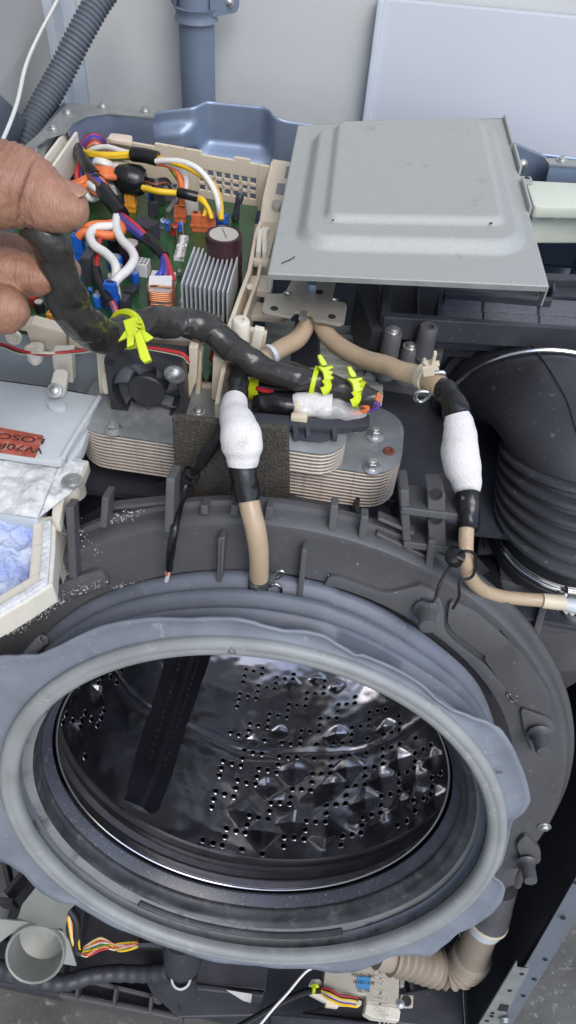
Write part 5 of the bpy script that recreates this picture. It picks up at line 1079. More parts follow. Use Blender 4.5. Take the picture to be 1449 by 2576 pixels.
# ------------------------------------------------------------------ T bracket
bk = thing('bracket', atz(z7(680, 130), .905), 'flat T shaped zinc bracket with rounded lobes over the tan hoses', 'bracket')
obj('plate', prism(round_poly([atz(p, .915) for p in (z7(430, 38), z7(545, 38), z7(600, -70), z7(880, -60), z7(850, 82), z7(935, 95), z7(948, 115), z7(930, 225), z7(905, 236), z7(730, 206), z7(720, 172), z7(608, 150), z7(592, 187), z7(412, 162), z7(398, 145), z7(420, 50))], .004, 3), (0, 0, -.0028)), M['zinc'], bk, bevel=.0006)
for q in (z7(478, 135), z7(850, 188), z7(770, 30)): inst('bolt_hole', HOLE, frame(atz(q, .9152), (0, 0, 1)) @ Matrix.Diagonal((1.25, 1.25, 1, 1)), bk)
for q in (z7(545, 33), z7(845, 75)): obj('bent_tab', tube([atz(q, .914), atz(q, .919) + Vector((.002, 0, 0)), atz(q, .915) + Vector((.005, 0, 0))], .0013, 8), M['screw'], bk)
obj('latch', bar(atz(z7(640, 178), .917), atz(z7(690, 184), .917), .011, .003), M['screw'], bk, bevel=.0006)
obj('spine', prism([atz(p, .921) for p in (z4(1320, 1115), z4(1400, 1120), z4(1385, 1165), z4(1330, 1160))], (0, 0, -.006)), M['steel'], bk, smooth=0, bevel=.001)
obj('mounting_post', prism([aty(p, .535) for p in (z7(640, 170), z7(735, 180), z7(780, 290), z7(765, 440), z7(770, 520), z7(580, 520), z7(585, 440), z7(600, 300))], (0, .02, 0)), M['blackp'], label='black plastic post under the T shaped bracket', cat='post', smooth=0, bevel=.002)
# ------------------------------------------------------------------ pale grille in the gap
gr = thing('louvre_grille', atz(z7(900, 480), .825), 'pale grey green louvre slats deep between box and duct', 'grille')
for k in range(8):
    yy = 210 + 58 * k
    obj('slat', prism([atz(p, .825) for p in (z7(420, yy - 10), z7(1180, yy + 52), z7(1180, yy + 82), z7(420, yy + 20))], (0, -.004, -.010)), M['grille'], gr, smooth=0, bevel=.001)
for x in (560, 800, 1000): obj('mullion', prism([atz(p, .823) for p in (z7(x, 170), z7(x + 25, 170), z7(x + 30, 660), z7(x + 5, 660))], (0, 0, -.012)), M['grille'], gr, smooth=0)
obj('backing', prism([(-.10, .50, .775), (.16, .50, .775), (.20, .80, .775), (-.10, .80, .775)], (0, 0, -.004)), M['blackp'], gr, smooth=0)
# ------------------------------------------------------------------ filter box
fbx = thing('filter_box', atz(z8(700, 300), .85), 'black plastic filter box with grey felt tiles below the cover plate', 'filter box')
FZ = .905
def pz(pix, z, th, m='blackp', nm='wall', par=None, bevel=.001, vec=None): return obj(nm, prism([atz(p, z) for p in pix], vec or (0, 0, -th)), M[m], par or fbx, smooth=0, bevel=bevel)
pz((z8(100, 0), z8(900, 20), z8(1700, 60), z8(1700, 400), z8(140, 300)), .872, .004, nm='floor')
pz((z8(150, -20), z8(185, -20), z8(195, 250), z8(1500, 350), z8(1500, 368), z8(150, 285), z8(125, 262)), FZ, .022, nm='rim')
pz((z8(60, 370), z8(130, 262), z8(150, 285), z8(1500, 368), z8(1500, 382), z8(160, 345), z8(150, 390)), FZ - .012, .020, nm='shoulder')
pz((z8(490, 372), z8(510, 365), z8(1500, 412), z8(1500, 445), z8(520, 402)), FZ - .022, .016, nm='ledge')
pz((z8(520, 405), z8(1500, 448), z8(1500, 470), z8(560, 432)), FZ - .034, .02, nm='ledge')
pz((z8(-40, 60), z8(30, 20), z8(110, 10), z8(110, 300), z8(60, 380)), .89, .05, nm='side_wall')
pz((z8(370, 10), z8(390, 10), z8(385, 285), z8(370, 285)), .885, .012, nm='rib'); pz((z8(515, 120), z8(545, 110), z8(540, 290), z8(505, 290)), .893, .02, nm='rib')
pz((z8(555, 95), z8(1290, 148), z8(1290, 175), z8(640, 120), z8(560, 118)), .897, .010, nm='rail')
cols = ((540, 812), (824, 1190), (1203, 1560)); 
for ci, (x0, x1) in enumerate(cols):
    s0, s1 = (x0 - 540) * .062, (x1 - 540) * .062
    for ri, (ya, yb) in enumerate(((117, 225), (232, 345))):
        pz((z8(x0 + (25 if ri == 0 and ci == 0 else 0), ya + s0), z8(x1, ya + s1), z8(x1 - 6, yb + s1), z8(x0 - 4, yb + s0)), .890, .008, 'filt', 'filter_tile', bevel=.0015)
pz((z8(530, 225), z8(1560, 290), z8(1560, 300), z8(530, 234)), .8885, .006, nm='divider', bevel=0)
for x in (818, 1197): pz((z8(x - 7, 120), z8(x + 7, 122), z8(x - 2, 345), z8(x - 18, 345)), .8888, .006, nm='divider', bevel=0)
pz((z8(1240, -15), z8(1600, 0), z8(1600, 40), z8(1250, 30)), .90, .02, nm='rear_rail'); pz((z8(1270, 75), z8(1600, 95), z8(1600, 150), z8(1280, 140)), .893, .02, nm='rear_rail'); pz((z8(1290, 48), z8(1310, 48), z8(1312, 110), z8(1292, 108)), .902, .02, nm='rib')
body = pz((z8(120, 400), z8(240, 440), z8(380, 450), z8(555, 480), z8(545, 540), z8(160, 480)), .868, .05, nm='screw_block', m='tub')
for q, z, h in ((z8(208, 385), .900, .045), (z8(328, 490), .882, .035), (z8(452, 345), .905, .03)):
    c = atz(q, z); o = obj('boss', lathe_ax(c - Vector((0, 0, h)), (0, 0, 1), [(.0095, 0), (.0082, h * .6), (.0080, h - .002), (.0068, h), (.004, h), (.0038, h - .003)], 20), M['tub'], fbx, smooth=40)
    if q[0] < 1060: inst('screw', SCREW, frame(c, (0, 0, 1)) @ Matrix.Scale(1.2, 4), o)
pz((z8(405, 495), z8(420, 450), z8(470, 455), z8(478, 500)), .878, .02, 'tub', 'tab')
# ------------------------------------------------------------------ black rubber duct
du = thing('rubber_duct', atz(pp(1420, 1400), .74), 'large black rubber elbow duct with bellows and wire clamps at the right', 'duct')
ycol = 34
def duct_ring(c, ax, r, n=48):
    ax = Vector(ax).normalized(); u = Vector((1, 0, 0)); u = (u - ax * u.dot(ax)).normalized(); v = ax.cross(u)
    return [c + u * math.cos(2 * math.pi * k / n) * r + v * math.sin(2 * math.pi * k / n) * r for k in range(n)]
def loft(rings):
    n = len(rings[0]); V = [p for r in rings for p in r]; Fc = []
    for i in range(len(rings) - 1):
        for k in range(n): Fc.append([i * n + k, i * n + (k + 1) % n, (i + 1) * n + (k + 1) % n, (i + 1) * n + k])
    return V, Fc
C3 = Vector((.226, .440, .800))                 # top of the bellows
keys = [((.203, .580, .803), (0, -1, 0), .078), ((.205, .562, .805), (0, -1, 0), .079), ((.212, .532, .824), (0, -.93, -.37), .077), ((.219, .507, .837), (0, -.8, -.6), .074), ((.224, .485, .845), (0, -.6, -.8), .070), ((.227, .467, .847), (0, -.38, -.92), .066), ((.228, .461, .842), (0, -.34, -.94), .0625)]
rings = [duct_ring(Vector(c), a, r) for c, a, r in keys]
obj('elbow', loft(rings), M['rubber'], du, smooth=60)
brings = []; b0, b1 = Vector((.228, .461, .842)), Vector((.229, .422, .798))
for k in range(25):                             # six rubber folds leaning back towards the elbow
    t = k / 24; c = b0.lerp(b1, t); ax = Vector((0, -.34 * (1 - t), -.94 - .06 * t)); ph = k % 4
    brings.append(duct_ring(c, ax, (.0605, .0665, .0665, .0605)[ph] - .0012 * t, 56))
brings += [duct_ring(b1 + Vector((0, 0, -d)), (0, 0, -1), r, 56) for d, r in ((.002, .0575), (.022, .0565), (.024, .060), (.032, .060))]
obj('bellows', loft(brings), M['rubber'], du, smooth=40)
obj('seam', tube([rings[i][14] + (rings[i][14] - Vector(keys[i][0])) * .008 for i in range(1, 7)], .0006, 6, 5), M['rubber'], du)
def wire_ring(c, ax, r, rr): 
    P = duct_ring(Vector(c), ax, r, 72); P.append(P[0]); P.append(P[1]); return tube(P, rr, 8, raw=True, cap=False)
obj('wire_clamp', wire_ring((.2075, .549, .8135), (0, -.975, -.2), .0808, .0020), M['wire_st'], du)
obj('flange', lathe_ax((.203, .578, .803), (0, -1, 0), [(.079, -.006), (.085, -.006), (.086, -.002), (.085, .003), (.079, .004)], 56), M['rubber'], du, smooth=40)
obj('wire_clamp', wire_ring((.229, .422, .785), (0, 0, 1), .0590, .0017), M['wire_st'], du); obj('wire_clamp', wire_ring((.229, .422, .7805), (0, 0, 1), .0598, .0017), M['wire_st'], du)
fr_p = Vector((.229 - .012, .422 - .0605, .783))
obj('clamp_hook', tube([fr_p + Vector((.003, .002, .002)), fr_p + Vector((.001, -.006, .004)), fr_p + Vector((-.002, -.011, -.002)), fr_p + Vector((-.002, -.012, -.012)), fr_p + Vector((0, -.010, -.017))], .002, 8), M['wire_st'], du)
# ------------------------------------------------------------------ duct base
db = thing('duct_base', (.24, .42, .70), 'dark plastic base plate and shroud under the rubber duct', 'duct base')
sh = pz((y3(760, 300), y3(900, 250), y3(1700, 300), y3(1700, 600), y3(1460, 660), y3(880, 560), y3(790, 520)), .766, .006, 'blackp', 'collar_deck', db)
pz((y3(740, 560), y3(890, 560), y3(905, 735), y3(1600, 850), y3(1600, 640), y3(1480, 640), y3(1000, 640), y3(880, 420), y3(760, 380)), .764, .004, 'blackp', 'deck', db)
obj('step', prism([atz(p, .762) for p in (y3(905, 735), y3(1449, 820), y3(1600, 840), y3(1600, 870), y3(1449, 858), y3(915, 775))], (0, -.004, -.02)), M['tub'], db, smooth=0, bevel=.003)
fy0 = .335
obj('shroud_top', prism([atz(p, .748) for p in (y3(915, 770), y3(1600, 870), y3(1600, 1130), y3(900, 1010), y3(820, 960), y3(790, 850))], (0, 0, -.006)), M['blackp'], db, smooth=0, bevel=.002)
obj('shroud_face', prism([atz(p, .744) for p in (y3(900, 1008), y3(1600, 1128))] + [aty(p, .34) for p in (y3(1620, 1400), y3(1300, 1585), y3(1200, 1430), y3(1000, 1150))], (0, .004, 0)), M['tub'], db, smooth=0, bevel=.001)
obj('shroud_rib', bar(atz(y3(1210, 950), .752), aty(y3(1115, 1290), .325), .006, .008), M['tub'], db, smooth=0, bevel=.0015)
obj('boss', lathe_ax(atz(y3(1400, 1060), .735), (0, 0, 1), [(.013, 0), (.011, .016), (.007, .018), (.006, .012)], 18), M['tub'], db)
# ------------------------------------------------------------------ milky tank at the back right
tk_ = thing('water_tank', atz(z5(1400, 500), .86), 'milky greenish white plastic tank behind the filter box at right', 'tank')
TZ = .925
tt = [atz(p, TZ) for p in (z5(1225, 300), z5(1650, 322), z5(1650, 425), z5(1262, 418))]
obj('top', prism(round_poly(tt, .006), (0, 0, -.012)), M['tank'], tk_, bevel=.002)
a, b = atz(z5(1262, 418), TZ - .006), atz(z5(1650, 425), TZ - .006); za = zat(a, z5(1290, 578)[1]); 
obj('front', prism([a, b, Vector((b.x, b.y, za)), Vector((a.x + .012, a.y, za)), Vector((a.x + .002, a.y, (za + a.z) / 2))], (0, .006, 0)), M['tank'], tk_, smooth=0, bevel=.002)
pf = a.copy(); cl_c = [aty(p, pf.y - .001) for p in (z5(1308, 432), z5(1358, 435), z5(1355, 475), z5(1305, 472))]
obj('clip_window', prism(cl_c, (0, -.003, 0)), M['tank'], tk_, smooth=0, bevel=.0006); obj('slot', prism([aty(p, pf.y - .0045) for p in (z5(1308, 458), z5(1354, 460), z5(1352, 472), z5(1306, 470))], (0, .001, 0)), M['greyp'], tk_, smooth=0)
# ================================================================== detergent box
dt = thing('detergent_box', atz(z6(300, 800), .82), 'translucent white detergent box caked with powder at the left', 'detergent box')
def slabz(pix, z, th, m, nm, par=dt, bevel=.0015, rnd=.004): return obj(nm, prism(round_poly([atz(p, z) for p in pix], rnd, 3), (0, 0, -th)), M[m], par, smooth=30, bevel=bevel)
slabz((z6(-160, 490), z6(0, 520), z6(300, 560), z6(645, 622), z6(560, 800), z6(440, 960), z6(390, 1045), z6(200, 1020), z6(-160, 965)), .866, .006, 'frost', 'lid')
slabz((z6(645, 622), z6(660, 650), z6(570, 830), z6(530, 950), z6(430, 1060), z6(440, 960), z6(560, 800)), .860, .010, 'frost', 'lid_flange')
obj('lid_ridge', tube([atz(p, .8665) for p in (z6(640, 625), z6(570, 740), z6(470, 900), z6(400, 1020))], .0022, 10), M['frost'], dt)
slabz((z6(300, 640), z6(405, 632), z6(430, 690), z6(360, 705), z6(300, 675)), .870, .008, 'frost', 'lid_boss')
lab = [atz(p, .8685) for p in (z6(-60, 812), z6(0, 820), z6(277, 872), z6(222, 1005), z6(0, 972), z6(-60, 960))]
ol = obj('warning_label', prism(lab, (0, 0, -.002)), M['label_or'], dt, smooth=0)
tx = (atz(z6(0, 975), .87) - atz(z6(220, 1005), .87)).normalized()
text_on('LOSOS', atz(z6(108, 885), .8688), tx, (0, 0, 1), .0085, 'ink', ol, sx=1.7); text_on("W70RP.", atz(z6(85, 945), .8688), tx, (0, 0, 1), .0085, 'ink', ol, sx=1.6)
def bumpy(pix, z, amp, fs, m, nm, n=34, par=dt, base=.02, zs=None, seed=0, **kw):    # quad patch with lumpy relief
    q = [atz(p, z if zs is None else zs[i]) for i, p in enumerate(pix)]; V, Fc = [], []
    for j in range(n + 1):
        a, b = q[0].lerp(q[3], j / n), q[1].lerp(q[2], j / n)
        for i in range(n + 1):
            p = a.lerp(b, i / n); h = amp * (mnoise.fractal(p * fs + Vector((seed, 0, 0)), .9, 2.1, 4) * .6 + .3)
            e = min(i, n - i, j, n - j) / n; V.append(p + Vector((0, 0, h * min(1, e * 8 + .2))))
    for j in range(n):
        for i in range(n): Fc.append([j * (n + 1) + i, j * (n + 1) + i + 1, (j + 1) * (n + 1) + i + 1, (j + 1) * (n + 1) + i])
    return obj(nm, (V, Fc), M[m], par, smooth=60, **kw)
slabz((z6(-160, 965), z6(200, 1020), z6(400, 1050), z6(330, 1200), y1(240, 612), y1(-160, 540)), .852, .012, 'frost', 'shelf')
bumpy((z6(-150, 1010), z6(380, 1060), y1(245, 600), y1(-150, 540)), .855, .006, 60, 'crust', 'powder_crust', kind='stuff')
slabz((z6(430, 990), z6(500, 1010), z6(530, 1030), z6(575, 1035), z6(545, 1110), z6(500, 1230), z6(420, 1250), y1(380, 640), y1(330, 610), z6(360, 1150)), .853, .010, 'cream2', 'corner_flange')
bumpy((z6(400, 1000), z6(560, 1040), y1(480, 420), y1(250, 600)), .855, .006, 90, 'crust', 'powder_crust', n=26, seed=5, kind='stuff')
obj('screw_boss', lathe_ax(atz(y1(475, 440), .82), (0, 0, 1), [(.010, 0), (.0098, .024), (.008, .026)], 20), M['cream2'], dt)
inst('screw', SCREW, frame(atz(y1(465, 362), .8615), (0, 0, 1)) @ Matrix.Diagonal((1.3, 1.3, .6, 1)), dt)
# rim of the open tray, running forward
rimp = [y1(285, 620), y1(280, 800), y1(262, 1010), y1(140, 1090), y1(0, 1175), y1(-120, 1240)]
rp2 = [atz(p, .846) for p in rimp]
def rail(pts, wd, ht, m, nm):
    obs = []
    for i in range(len(pts) - 1):
        a, b = pts[i], pts[i + 1]; d = (b - a).normalized(); s = Vector((d.y, -d.x, 0)).normalized()
        up_ = Vector((0, 0, .0004 * i)); a = a + up_; b = b + up_
        obs.append(prism([a + s * wd / 2 - d * wd * .3, b + s * wd / 2 + d * wd * .3, b - s * wd / 2 + d * wd * .3, a - s * wd / 2 - d * wd * .3], (0, 0, -ht - .0002 * i)))
    return obj(nm, join(*obs), M[m], dt, smooth=0, bevel=.0015)
rail(rp2, .016, .020, 'cream2', 'tray_rim'); rail([p + Vector((.003, -.002, .003)) for p in rp2], .006, .010, 'crust', 'rim_crust')
obj('tray_wall', prism([atz(p, .836) for p in (y1(320, 640), y1(395, 560), y1(375, 650), y1(330, 770))], (0, 0, -.05)), M['cream2'], dt, smooth=0, bevel=.001)
obj('peg', cyl(atz(y1(140, 1130), .835), atz(y1(142, 1205), .815), .005, 12), M['cream2'], dt)
bumpy((y1(-150, 520), y1(250, 590), y1(262, 1020), y1(-150, 1250)), .83, .012, 48, 'powder', 'powder_fill', n=60, seed=9, kind='stuff', zs=(.842, .840, .828, .828))
# ------------------------------------------------------------------ spilled powder on the tub (too many grains to count)
def grains(name, label, spots, m='dustm'):
    V, Fc = [], []
    for (p0, p1, wd, n, a, s) in spots:
        for k in range(n):
            t = random.random(); x = p0[0] + (p1[0] - p0[0]) * t + random.gauss(0, wd); y = p0[1] + (p1[1] - p0[1]) * t + random.gauss(0, wd * .6)
            r, th = on_ring((x, y), a); c = dr(r, th, a - .0004); sz = s * random.uniform(.5, 1.5)
            n0 = len(V); V += [c + Vector((random.uniform(-1, 1), random.uniform(-1, 1), random.uniform(-.6, 1))) * sz for _ in range(4)]
            Fc += [[n0, n0 + 1, n0 + 2], [n0, n0 + 2, n0 + 3], [n0, n0 + 3, n0 + 1], [n0 + 1, n0 + 3, n0 + 2]]
    return obj(name, (V, Fc), M[m], label=label, cat='powder', kind='stuff', smooth=0)
grains('spilled_powder', 'white powder grains spilled over the dark tub and gasket', [
    (y1(330, 940), y1(450, 975), 17.0, 195, TA - .001, 0.00088), (y1(60, 1340), y1(420, 1110), 10.2, 315, TA - .007, 0.00080), (y1(420, 1100), y1(670, 1010), 10.2, 120, TA - .007, 0.00064), (y1(740, 1040), y1(1449, 985), 8.5, 247, TA - .001, 0.00072),
    (y1(700, 600), y1(900, 570), 13.6, 90, TA - .001, 0.00064), (y1(380, 720), y1(420, 640), 17.0, 45, TA - .001, 0.00080), (y1(540, 660), y1(520, 800), 10.2, 37, TA - .001, 0.00056), (y1(620, 780), y1(620, 830), 8.5, 30, TA - .001, 0.00080),
    (y1(200, 800), y1(900, 900), 102.0, 45, TA - .001, 0.00040), (y2(0, 660), y2(300, 680), 6.8, 52, TA - .001, 0.00072), (y2(400, 600), y2(1449, 900), 68.0, 45, TA - .006, 0.00040), (y5(900, 300), y5(1300, 700), 68.0, 30, TA - .006, 0.00040), (y5(1140, 330), y5(1150, 370), 6.8, 9, TA - .006, 0.00072)])
# ================================================================== the base and what lies under the gasket
bs = thing('base_pan', (0, .4, .04), 'black plastic base pan with ribs and pockets at the floor', 'base')
fl0, fl1, fl2 = atz(y6(-140, 770), .085), atz(y6(290, 862), .085), atz(y6(915, 985), .085)
obj('pan', prism([fl0 + Vector((0, .01, -.03)), fl2 + Vector((0, .012, -.03)), Vector((.30, .10, .055)), Vector((.30, .84, .055)), Vector((-.31, .84, .055))], (0, 0, -.02)), M['blackp'], bs, smooth=0)
obj('front_wall', prism([fl1, fl2, fl2 + Vector((0, .006, 0)), fl1 + Vector((0, .006, 0))], (0, 0, -.06)), M['tub'], bs, smooth=0, bevel=.002)
obj('front_wall', prism([fl0, fl1, fl1 + Vector((0, .05, 0)), fl0 + Vector((0, .05, 0))], (0, 0, -.05)), M['blackp'], bs, smooth=0, bevel=.002)
g0, g1 = atz(y6(405, 785), .085), atz(y6(905, 905), .085)
obj('pocket_wall', prism([g0, g1, g1 + Vector((0, .005, 0)), g0 + Vector((0, .005, 0))], (0, 0, -.05)), M['tub'], bs, smooth=0, bevel=.001)
for t in (0, .37, .72, 1.0):
    a, b = fl1.lerp(fl2, t * .82 + .16), g0.lerp(g1, t); obj('pocket_rib', bar(a, b, .004, .03), M['tub'], bs, smooth=0, bevel=.001)
obj('screw_tube', lathe_ax(atz(y6(800, 865), .075), (0, 0, 1), [(.009, -.03), (.009, .008), (.0045, .008), (.004, -.01)], 18), M['tub'], bs)
obj('deck', prism([atz(p, .10) for p in (y6(700, 720), y6(1330, 840), y6(1320, 960), y6(900, 970), y6(760, 840))], (0, 0, -.012)), M['blackp'], bs, smooth=0, bevel=.002)
bxk = obj('battery_tray', join(prism([atz(p, .17) for p in (y6(1005, 665), y6(1350, 705), y6(1335, 835), y6(985, 800))], (0, 0, -.03)), prism([atz(p, .175) for p in (y6(985, 796), y6(1335, 840), y6(1320, 868), y6(990, 830))], (0, 0, -.05))), M['blackp'], bs, smooth=0, bevel=.002)
obj('inner_wall', prism([atz(p, .16) for p in (y6(1360, 950), y6(2000, 1000), y6(2000, 1060), y6(1360, 1060))], (0, 0, -.05)), M['blackp'], bs, smooth=0, bevel=.002)
obj('inner_wall', prism([atz(p, .14) for p in (y7(130, 900), y7(620, 960), y7(905, 990), y7(905, 780), y7(820, 770), y7(650, 800))], (0, 0, -.02)), M['blackp'], bs, smooth=0, bevel=.002)
for x in (640, 760, 850): obj('rib', bar(atz(y7(x, 740), .13), atz(y7(x + 10, 800), .13), .004, .03), M['blackp'], bs, smooth=0)
for (xa, ya, xb, yb) in ((20, 150, 60, 330), (180, 190, 40, 360), (430, 430, 400, 620), (0, 390, 80, 400)): obj('rib', bar(atz(y6(xa, ya), .16), atz(y6(xb, yb), .16), .006, .04), M['blackp'], bs, smooth=0, bevel=.001)
obj('paper_slip', prism([atz(p, .182) for p in (y6(1138, 830), y6(1268, 850), y6(1262, 895), y6(1225, 885))], (0, 0, -.001)), M['paper'], label='torn white paper slip lying on the black base tray', cat='paper', smooth=0)
# drain filter housing
fh = thing('filter_housing', atz(y6(190, 650), .15), 'cloudy white drain filter housing with a round mouth at lower left', 'filter housing')
ZH = .215; c0 = atz(y6(182, 640), ZH); rx = (atz(y6(330, 640), ZH) - atz(y6(35, 640), ZH)).length / 2
ax_ = Vector((.10, -.62, .78)).normalized()
obj('mouth_ring', lathe_ax(c0, ax_, [(rx * 1.0, -.045), (rx * 1.02, -.004), (rx * 1.02, .004), (rx * .98, .006), (rx * .92, .005), (rx * .90, -.004), (rx * .86, -.040), (rx * .3, -.046), (.001, -.046)], 44), M['cloud'], fh, smooth=50)
fu = ax_.cross(Vector((0, 0, 1))).normalized(); fv = fu.cross(ax_)
if fv.z < 0: fv = -fv
fl_p = [atpl(p, c0, ax_) for p in (y6(-40, 470), y6(110, 485), y6(240, 505), y6(320, 540), y6(350, 590), y6(385, 712), y6(310, 700), y6(330, 640), y6(300, 570), y6(220, 530), y6(110, 520), y6(40, 560), y6(-10, 600))]
obj('flange', prism(fl_p, -ax_ * .004), M['cloud'], fh, smooth=0, bevel=.001)
obj('neck', loft([[atz(p, z) for p in q] for z, q in ((.20, (y6(70, 490), y6(290, 520), y6(340, 600), y6(330, 480), y6(180, 420))), (.25, (y6(90, 460), y6(280, 520), y6(330, 520), y6(340, 400), y6(170, 400))), (.30, (y6(110, 400), y6(250, 420), y6(340, 440), y6(380, 330), y6(200, 290))), (.34, (y6(190, 300), y6(280, 330), y6(380, 400), y6(420, 320), y6(260, 230))))]), M['cloud'], fh, smooth=30, bevel=.001)
# wires out of the housing
wl = thing('pump_wires', atz(y6(400, 640), .2), 'loose striped wires hanging between filter housing and pressure chamber', 'wires')
for k, m in enumerate(('w_yel', 'w_crm', 'w_ora', 'w_wht', 'w_crm', 'w_blk', 'w_yel')):
    obj('wire', tube([atz(y6(330 + 3 * k, 395), .28), atz(y6(340 + 8 * k, 450), .27), atz(y6(352 + 7 * k, 520), .26), atz(y6(365 + 5 * k, 590), .25), atz(y6(385 + 3 * k, 640), .235)], .0016, 6), M[m], wl)
for k, m in enumerate(('w_red', 'w_crm', 'w_ora', 'w_yel', 'w_brn', 'w_grn', 'w_wht', 'w_pnk', 'w_red', 'w_yel', 'w_crm')):
    d = random.uniform(-10, 10)
    obj('wire', tube([atz(y6(395 + k, 640 + d * .4), .235), atz(y6(440, 655 - 5 * k + d), .238), atz(y6(510, 630 - 6 * k - d), .24), atz(y6(600, 605 + 4 * d * .6 + k), .238), atz(y6(715, 582 + 2.5 * k), .235)], .0015, 6), M[m], wl)
obj('sleeve', tube([atz(y6(330, 400), .285), atz(y6(385, 480), .27), atz(y6(385, 620), .24), atz(y6(410, 640), .235)], .005, 8), M['w_blk'], wl); obj('sleeve', tube([atz(y6(700, 590), .236), atz(y6(780, 590), .236), atz(y6(870, 600), .236)], .008, 10), M['tape'], wl)
cbk = [atz(y6(-60, 700), .13), atz(y6(60, 745), .13), atz(y6(180, 785), .13), atz(y6(330, 792), .13), atz(y6(450, 760), .13), atz(y6(580, 745), .13), atz(y6(720, 748), .135), atz(y6(850, 735), .15)]
obj('conduit', corrugated(cbk, .0105, .0006, .016, 12), M['blackp'], label='ribbed black conduit snaking along the base front', cat='conduit', smooth=50)
# pressure chamber
pcb_ = thing('pressure_chamber', atz(y6(910, 780), .12), 'black bell shaped pressure chamber with yellow clip under the gasket', 'chamber')
cA = atz(y6(920, 690), .22)
obj('bell', lathe_ax(cA, (0.02, -.25, -1), [(.019, -.06), (.023, -.03), (.0225, 0), (.018, .010), (.011, .016), (.010, .022)], 28), M['blackp'], pcb_, smooth=40)
for k in range(5): obj('rib', bar(atz(y6(880 + 22 * k, 655), .236), atz(y6(886 + 19 * k, 700), .224), .0025, .003), M['tub'], pcb_)
obj('spout', lathe_ax(atz(y6(912, 765), .15), (.0, -.3, 1), [(.018, -.05), (.016, -.02), (.014, 0), (.011, .002), (.010, -.01)], 24), M['tub'], pcb_); obj('spout_ring', lathe_ax(atz(y6(912, 770), .152), (0, -.3, 1), [(.0125, 0), (.0135, .002), (.0125, .004), (.0105, .004), (.0105, 0)], 24, closed=True), M['frost'], pcb_)
obj('cable_clip', prism([atz(p, .17) for p in (y6(888, 730), y6(930, 740), y6(925, 765), y6(905, 770), y6(890, 765))], (0, 0, -.008)), M['yel'], label='yellow clip on the pressure chamber spout', cat='clip', group='yellow cable clips', smooth=0, bevel=.001)
obj('cable_clip', prism([atz(p, .235) for p in (y6(832, 622), y6(855, 620), y6(850, 640), y6(835, 645))], (0, 0, -.006)), M['yel'], label='yellow clip peeping out left of the pressure chamber', cat='clip', group='yellow cable clips', smooth=0, bevel=.001)
obj('wire_end', tube([atz(y6(970, 715), .2), atz(y6(985, 712), .2), atz(y6(992, 718), .2)], .003, 6), M['w_yel'], pcb_)
# valve module
md_ = thing('valve_module', atz(y7(430, 830), .2), 'beige plastic lock module with raised lettering and a blue label', 'module')
ZM = .245
def mz(pix, z, th, m, nm, bevel=.0015): return obj(nm, prism([atz(p, z) for p in pix], (0, 0, -th)), M[m], md_, smooth=0, bevel=bevel)
mz((y7(245, 650), y7(480, 655), y7(600, 690), y7(595, 875), y7(440, 855), y7(438, 820), y7(230, 790)), ZM, .03, 'module', 'body')
mz((y7(440, 858), y7(598, 880), y7(605, 898), y7(598, 945), y7(470, 928), y7(432, 905)), ZM - .006, .024, 'cream2', 'foot')
mz((y7(165, 810), y7(165, 780), y7(245, 795), y7(330, 830), y7(420, 845), y7(415, 868), y7(310, 865), y7(240, 850)), ZM - .012, .016, 'cream2', 'foot')
mz((y7(160, 775), y7(175, 742), y7(215, 740), y7(230, 760), y7(225, 800), y7(190, 800)), ZM - .006, .012, 'cream2', 'ear'); mz((y7(605, 815), y7(668, 818), y7(665, 880), y7(600, 880)), ZM - .014, .006, 'module', 'ear')
mz((y7(245, 845), y7(308, 852), y7(305, 880), y7(243, 872)), ZM - .016, .014, 'cream', 'foot'); mz((y7(600, 720), y7(625, 722), y7(622, 780), y7(600, 778)), ZM - .004, .012, 'cloud', 'latch')
inst('bolt_hole', HOLE, frame(atz(y7(634, 848), ZM - .0135), (0, 0, 1)) @ Matrix.Scale(2.2, 4), md_); inst('bolt_hole', HOLE, frame(atz(y7(580, 710), ZM + .0005), (0, 0, 1)) @ Matrix.Scale(1.8, 4), md_); inst('screw', SCREW, frame(atz(y7(603, 862), ZM + .0005), (0, 0, 1)) @ Matrix.Scale(.8, 4), md_)
bq = [atz(p, ZM + .0012) for p in (y7(397, 727), y7(461, 732), y7(457, 794), y7(392, 787))]
bl_ = obj('blue_label', prism(bq, (0, 0, -.001)), M['bluel'], md_, smooth=0)
bxd = (bq[1] - bq[0]).normalized(); bc = sum(bq, Vector()) / 4; byd = Vector((0, 0, 1)).cross(bxd)
for tx_, o_ in (('MSF 07X108-C', .007), ('1B MD1-XX8', 0), ('SQ 19A', -.008)): text_on(tx_, bc + byd * o_ + Vector((0, 0, .0004)), bxd, (0, 0, 1), .0048, 'ink', bl_, sx=.95)
vx = (atz(y7(520, 860), ZM) - atz(y7(520, 700), ZM)).normalized()
M['emb'] = mat('raised_letter', (.50, .47, .40), .5, var=.04)
text_on('>PA66 GF15<', atz(y7(521, 785), ZM + .0006), vx, (0, 0, 1), .0165, 'emb', md_, sx=1.0); text_on('FR(17)X', atz(y7(490, 770), ZM + .0006), vx, (0, 0, 1), .0155, 'emb', md_, sx=1.0); text_on('BAL', atz(y7(432, 722), ZM + .0006), vx, (0, 0, 1), .013, 'emb', md_)
for k, m in enumerate(('w_red', 'w_blk', 'w_yel', 'w_crm', 'w_pur', 'w_yel')):
    obj('wire', tube([atz(y7(225, 785 + 5 * k), ZM + .002), atz(y7(265, 795 + 9 * k), ZM + .008), atz(y7(315, 822 + 8 * k), ZM + .008), atz(y7(360, 828 + 8 * k), ZM + .006), atz(y7(398, 838 + 7 * k), ZM)], .0017, 6), M[m], md_)
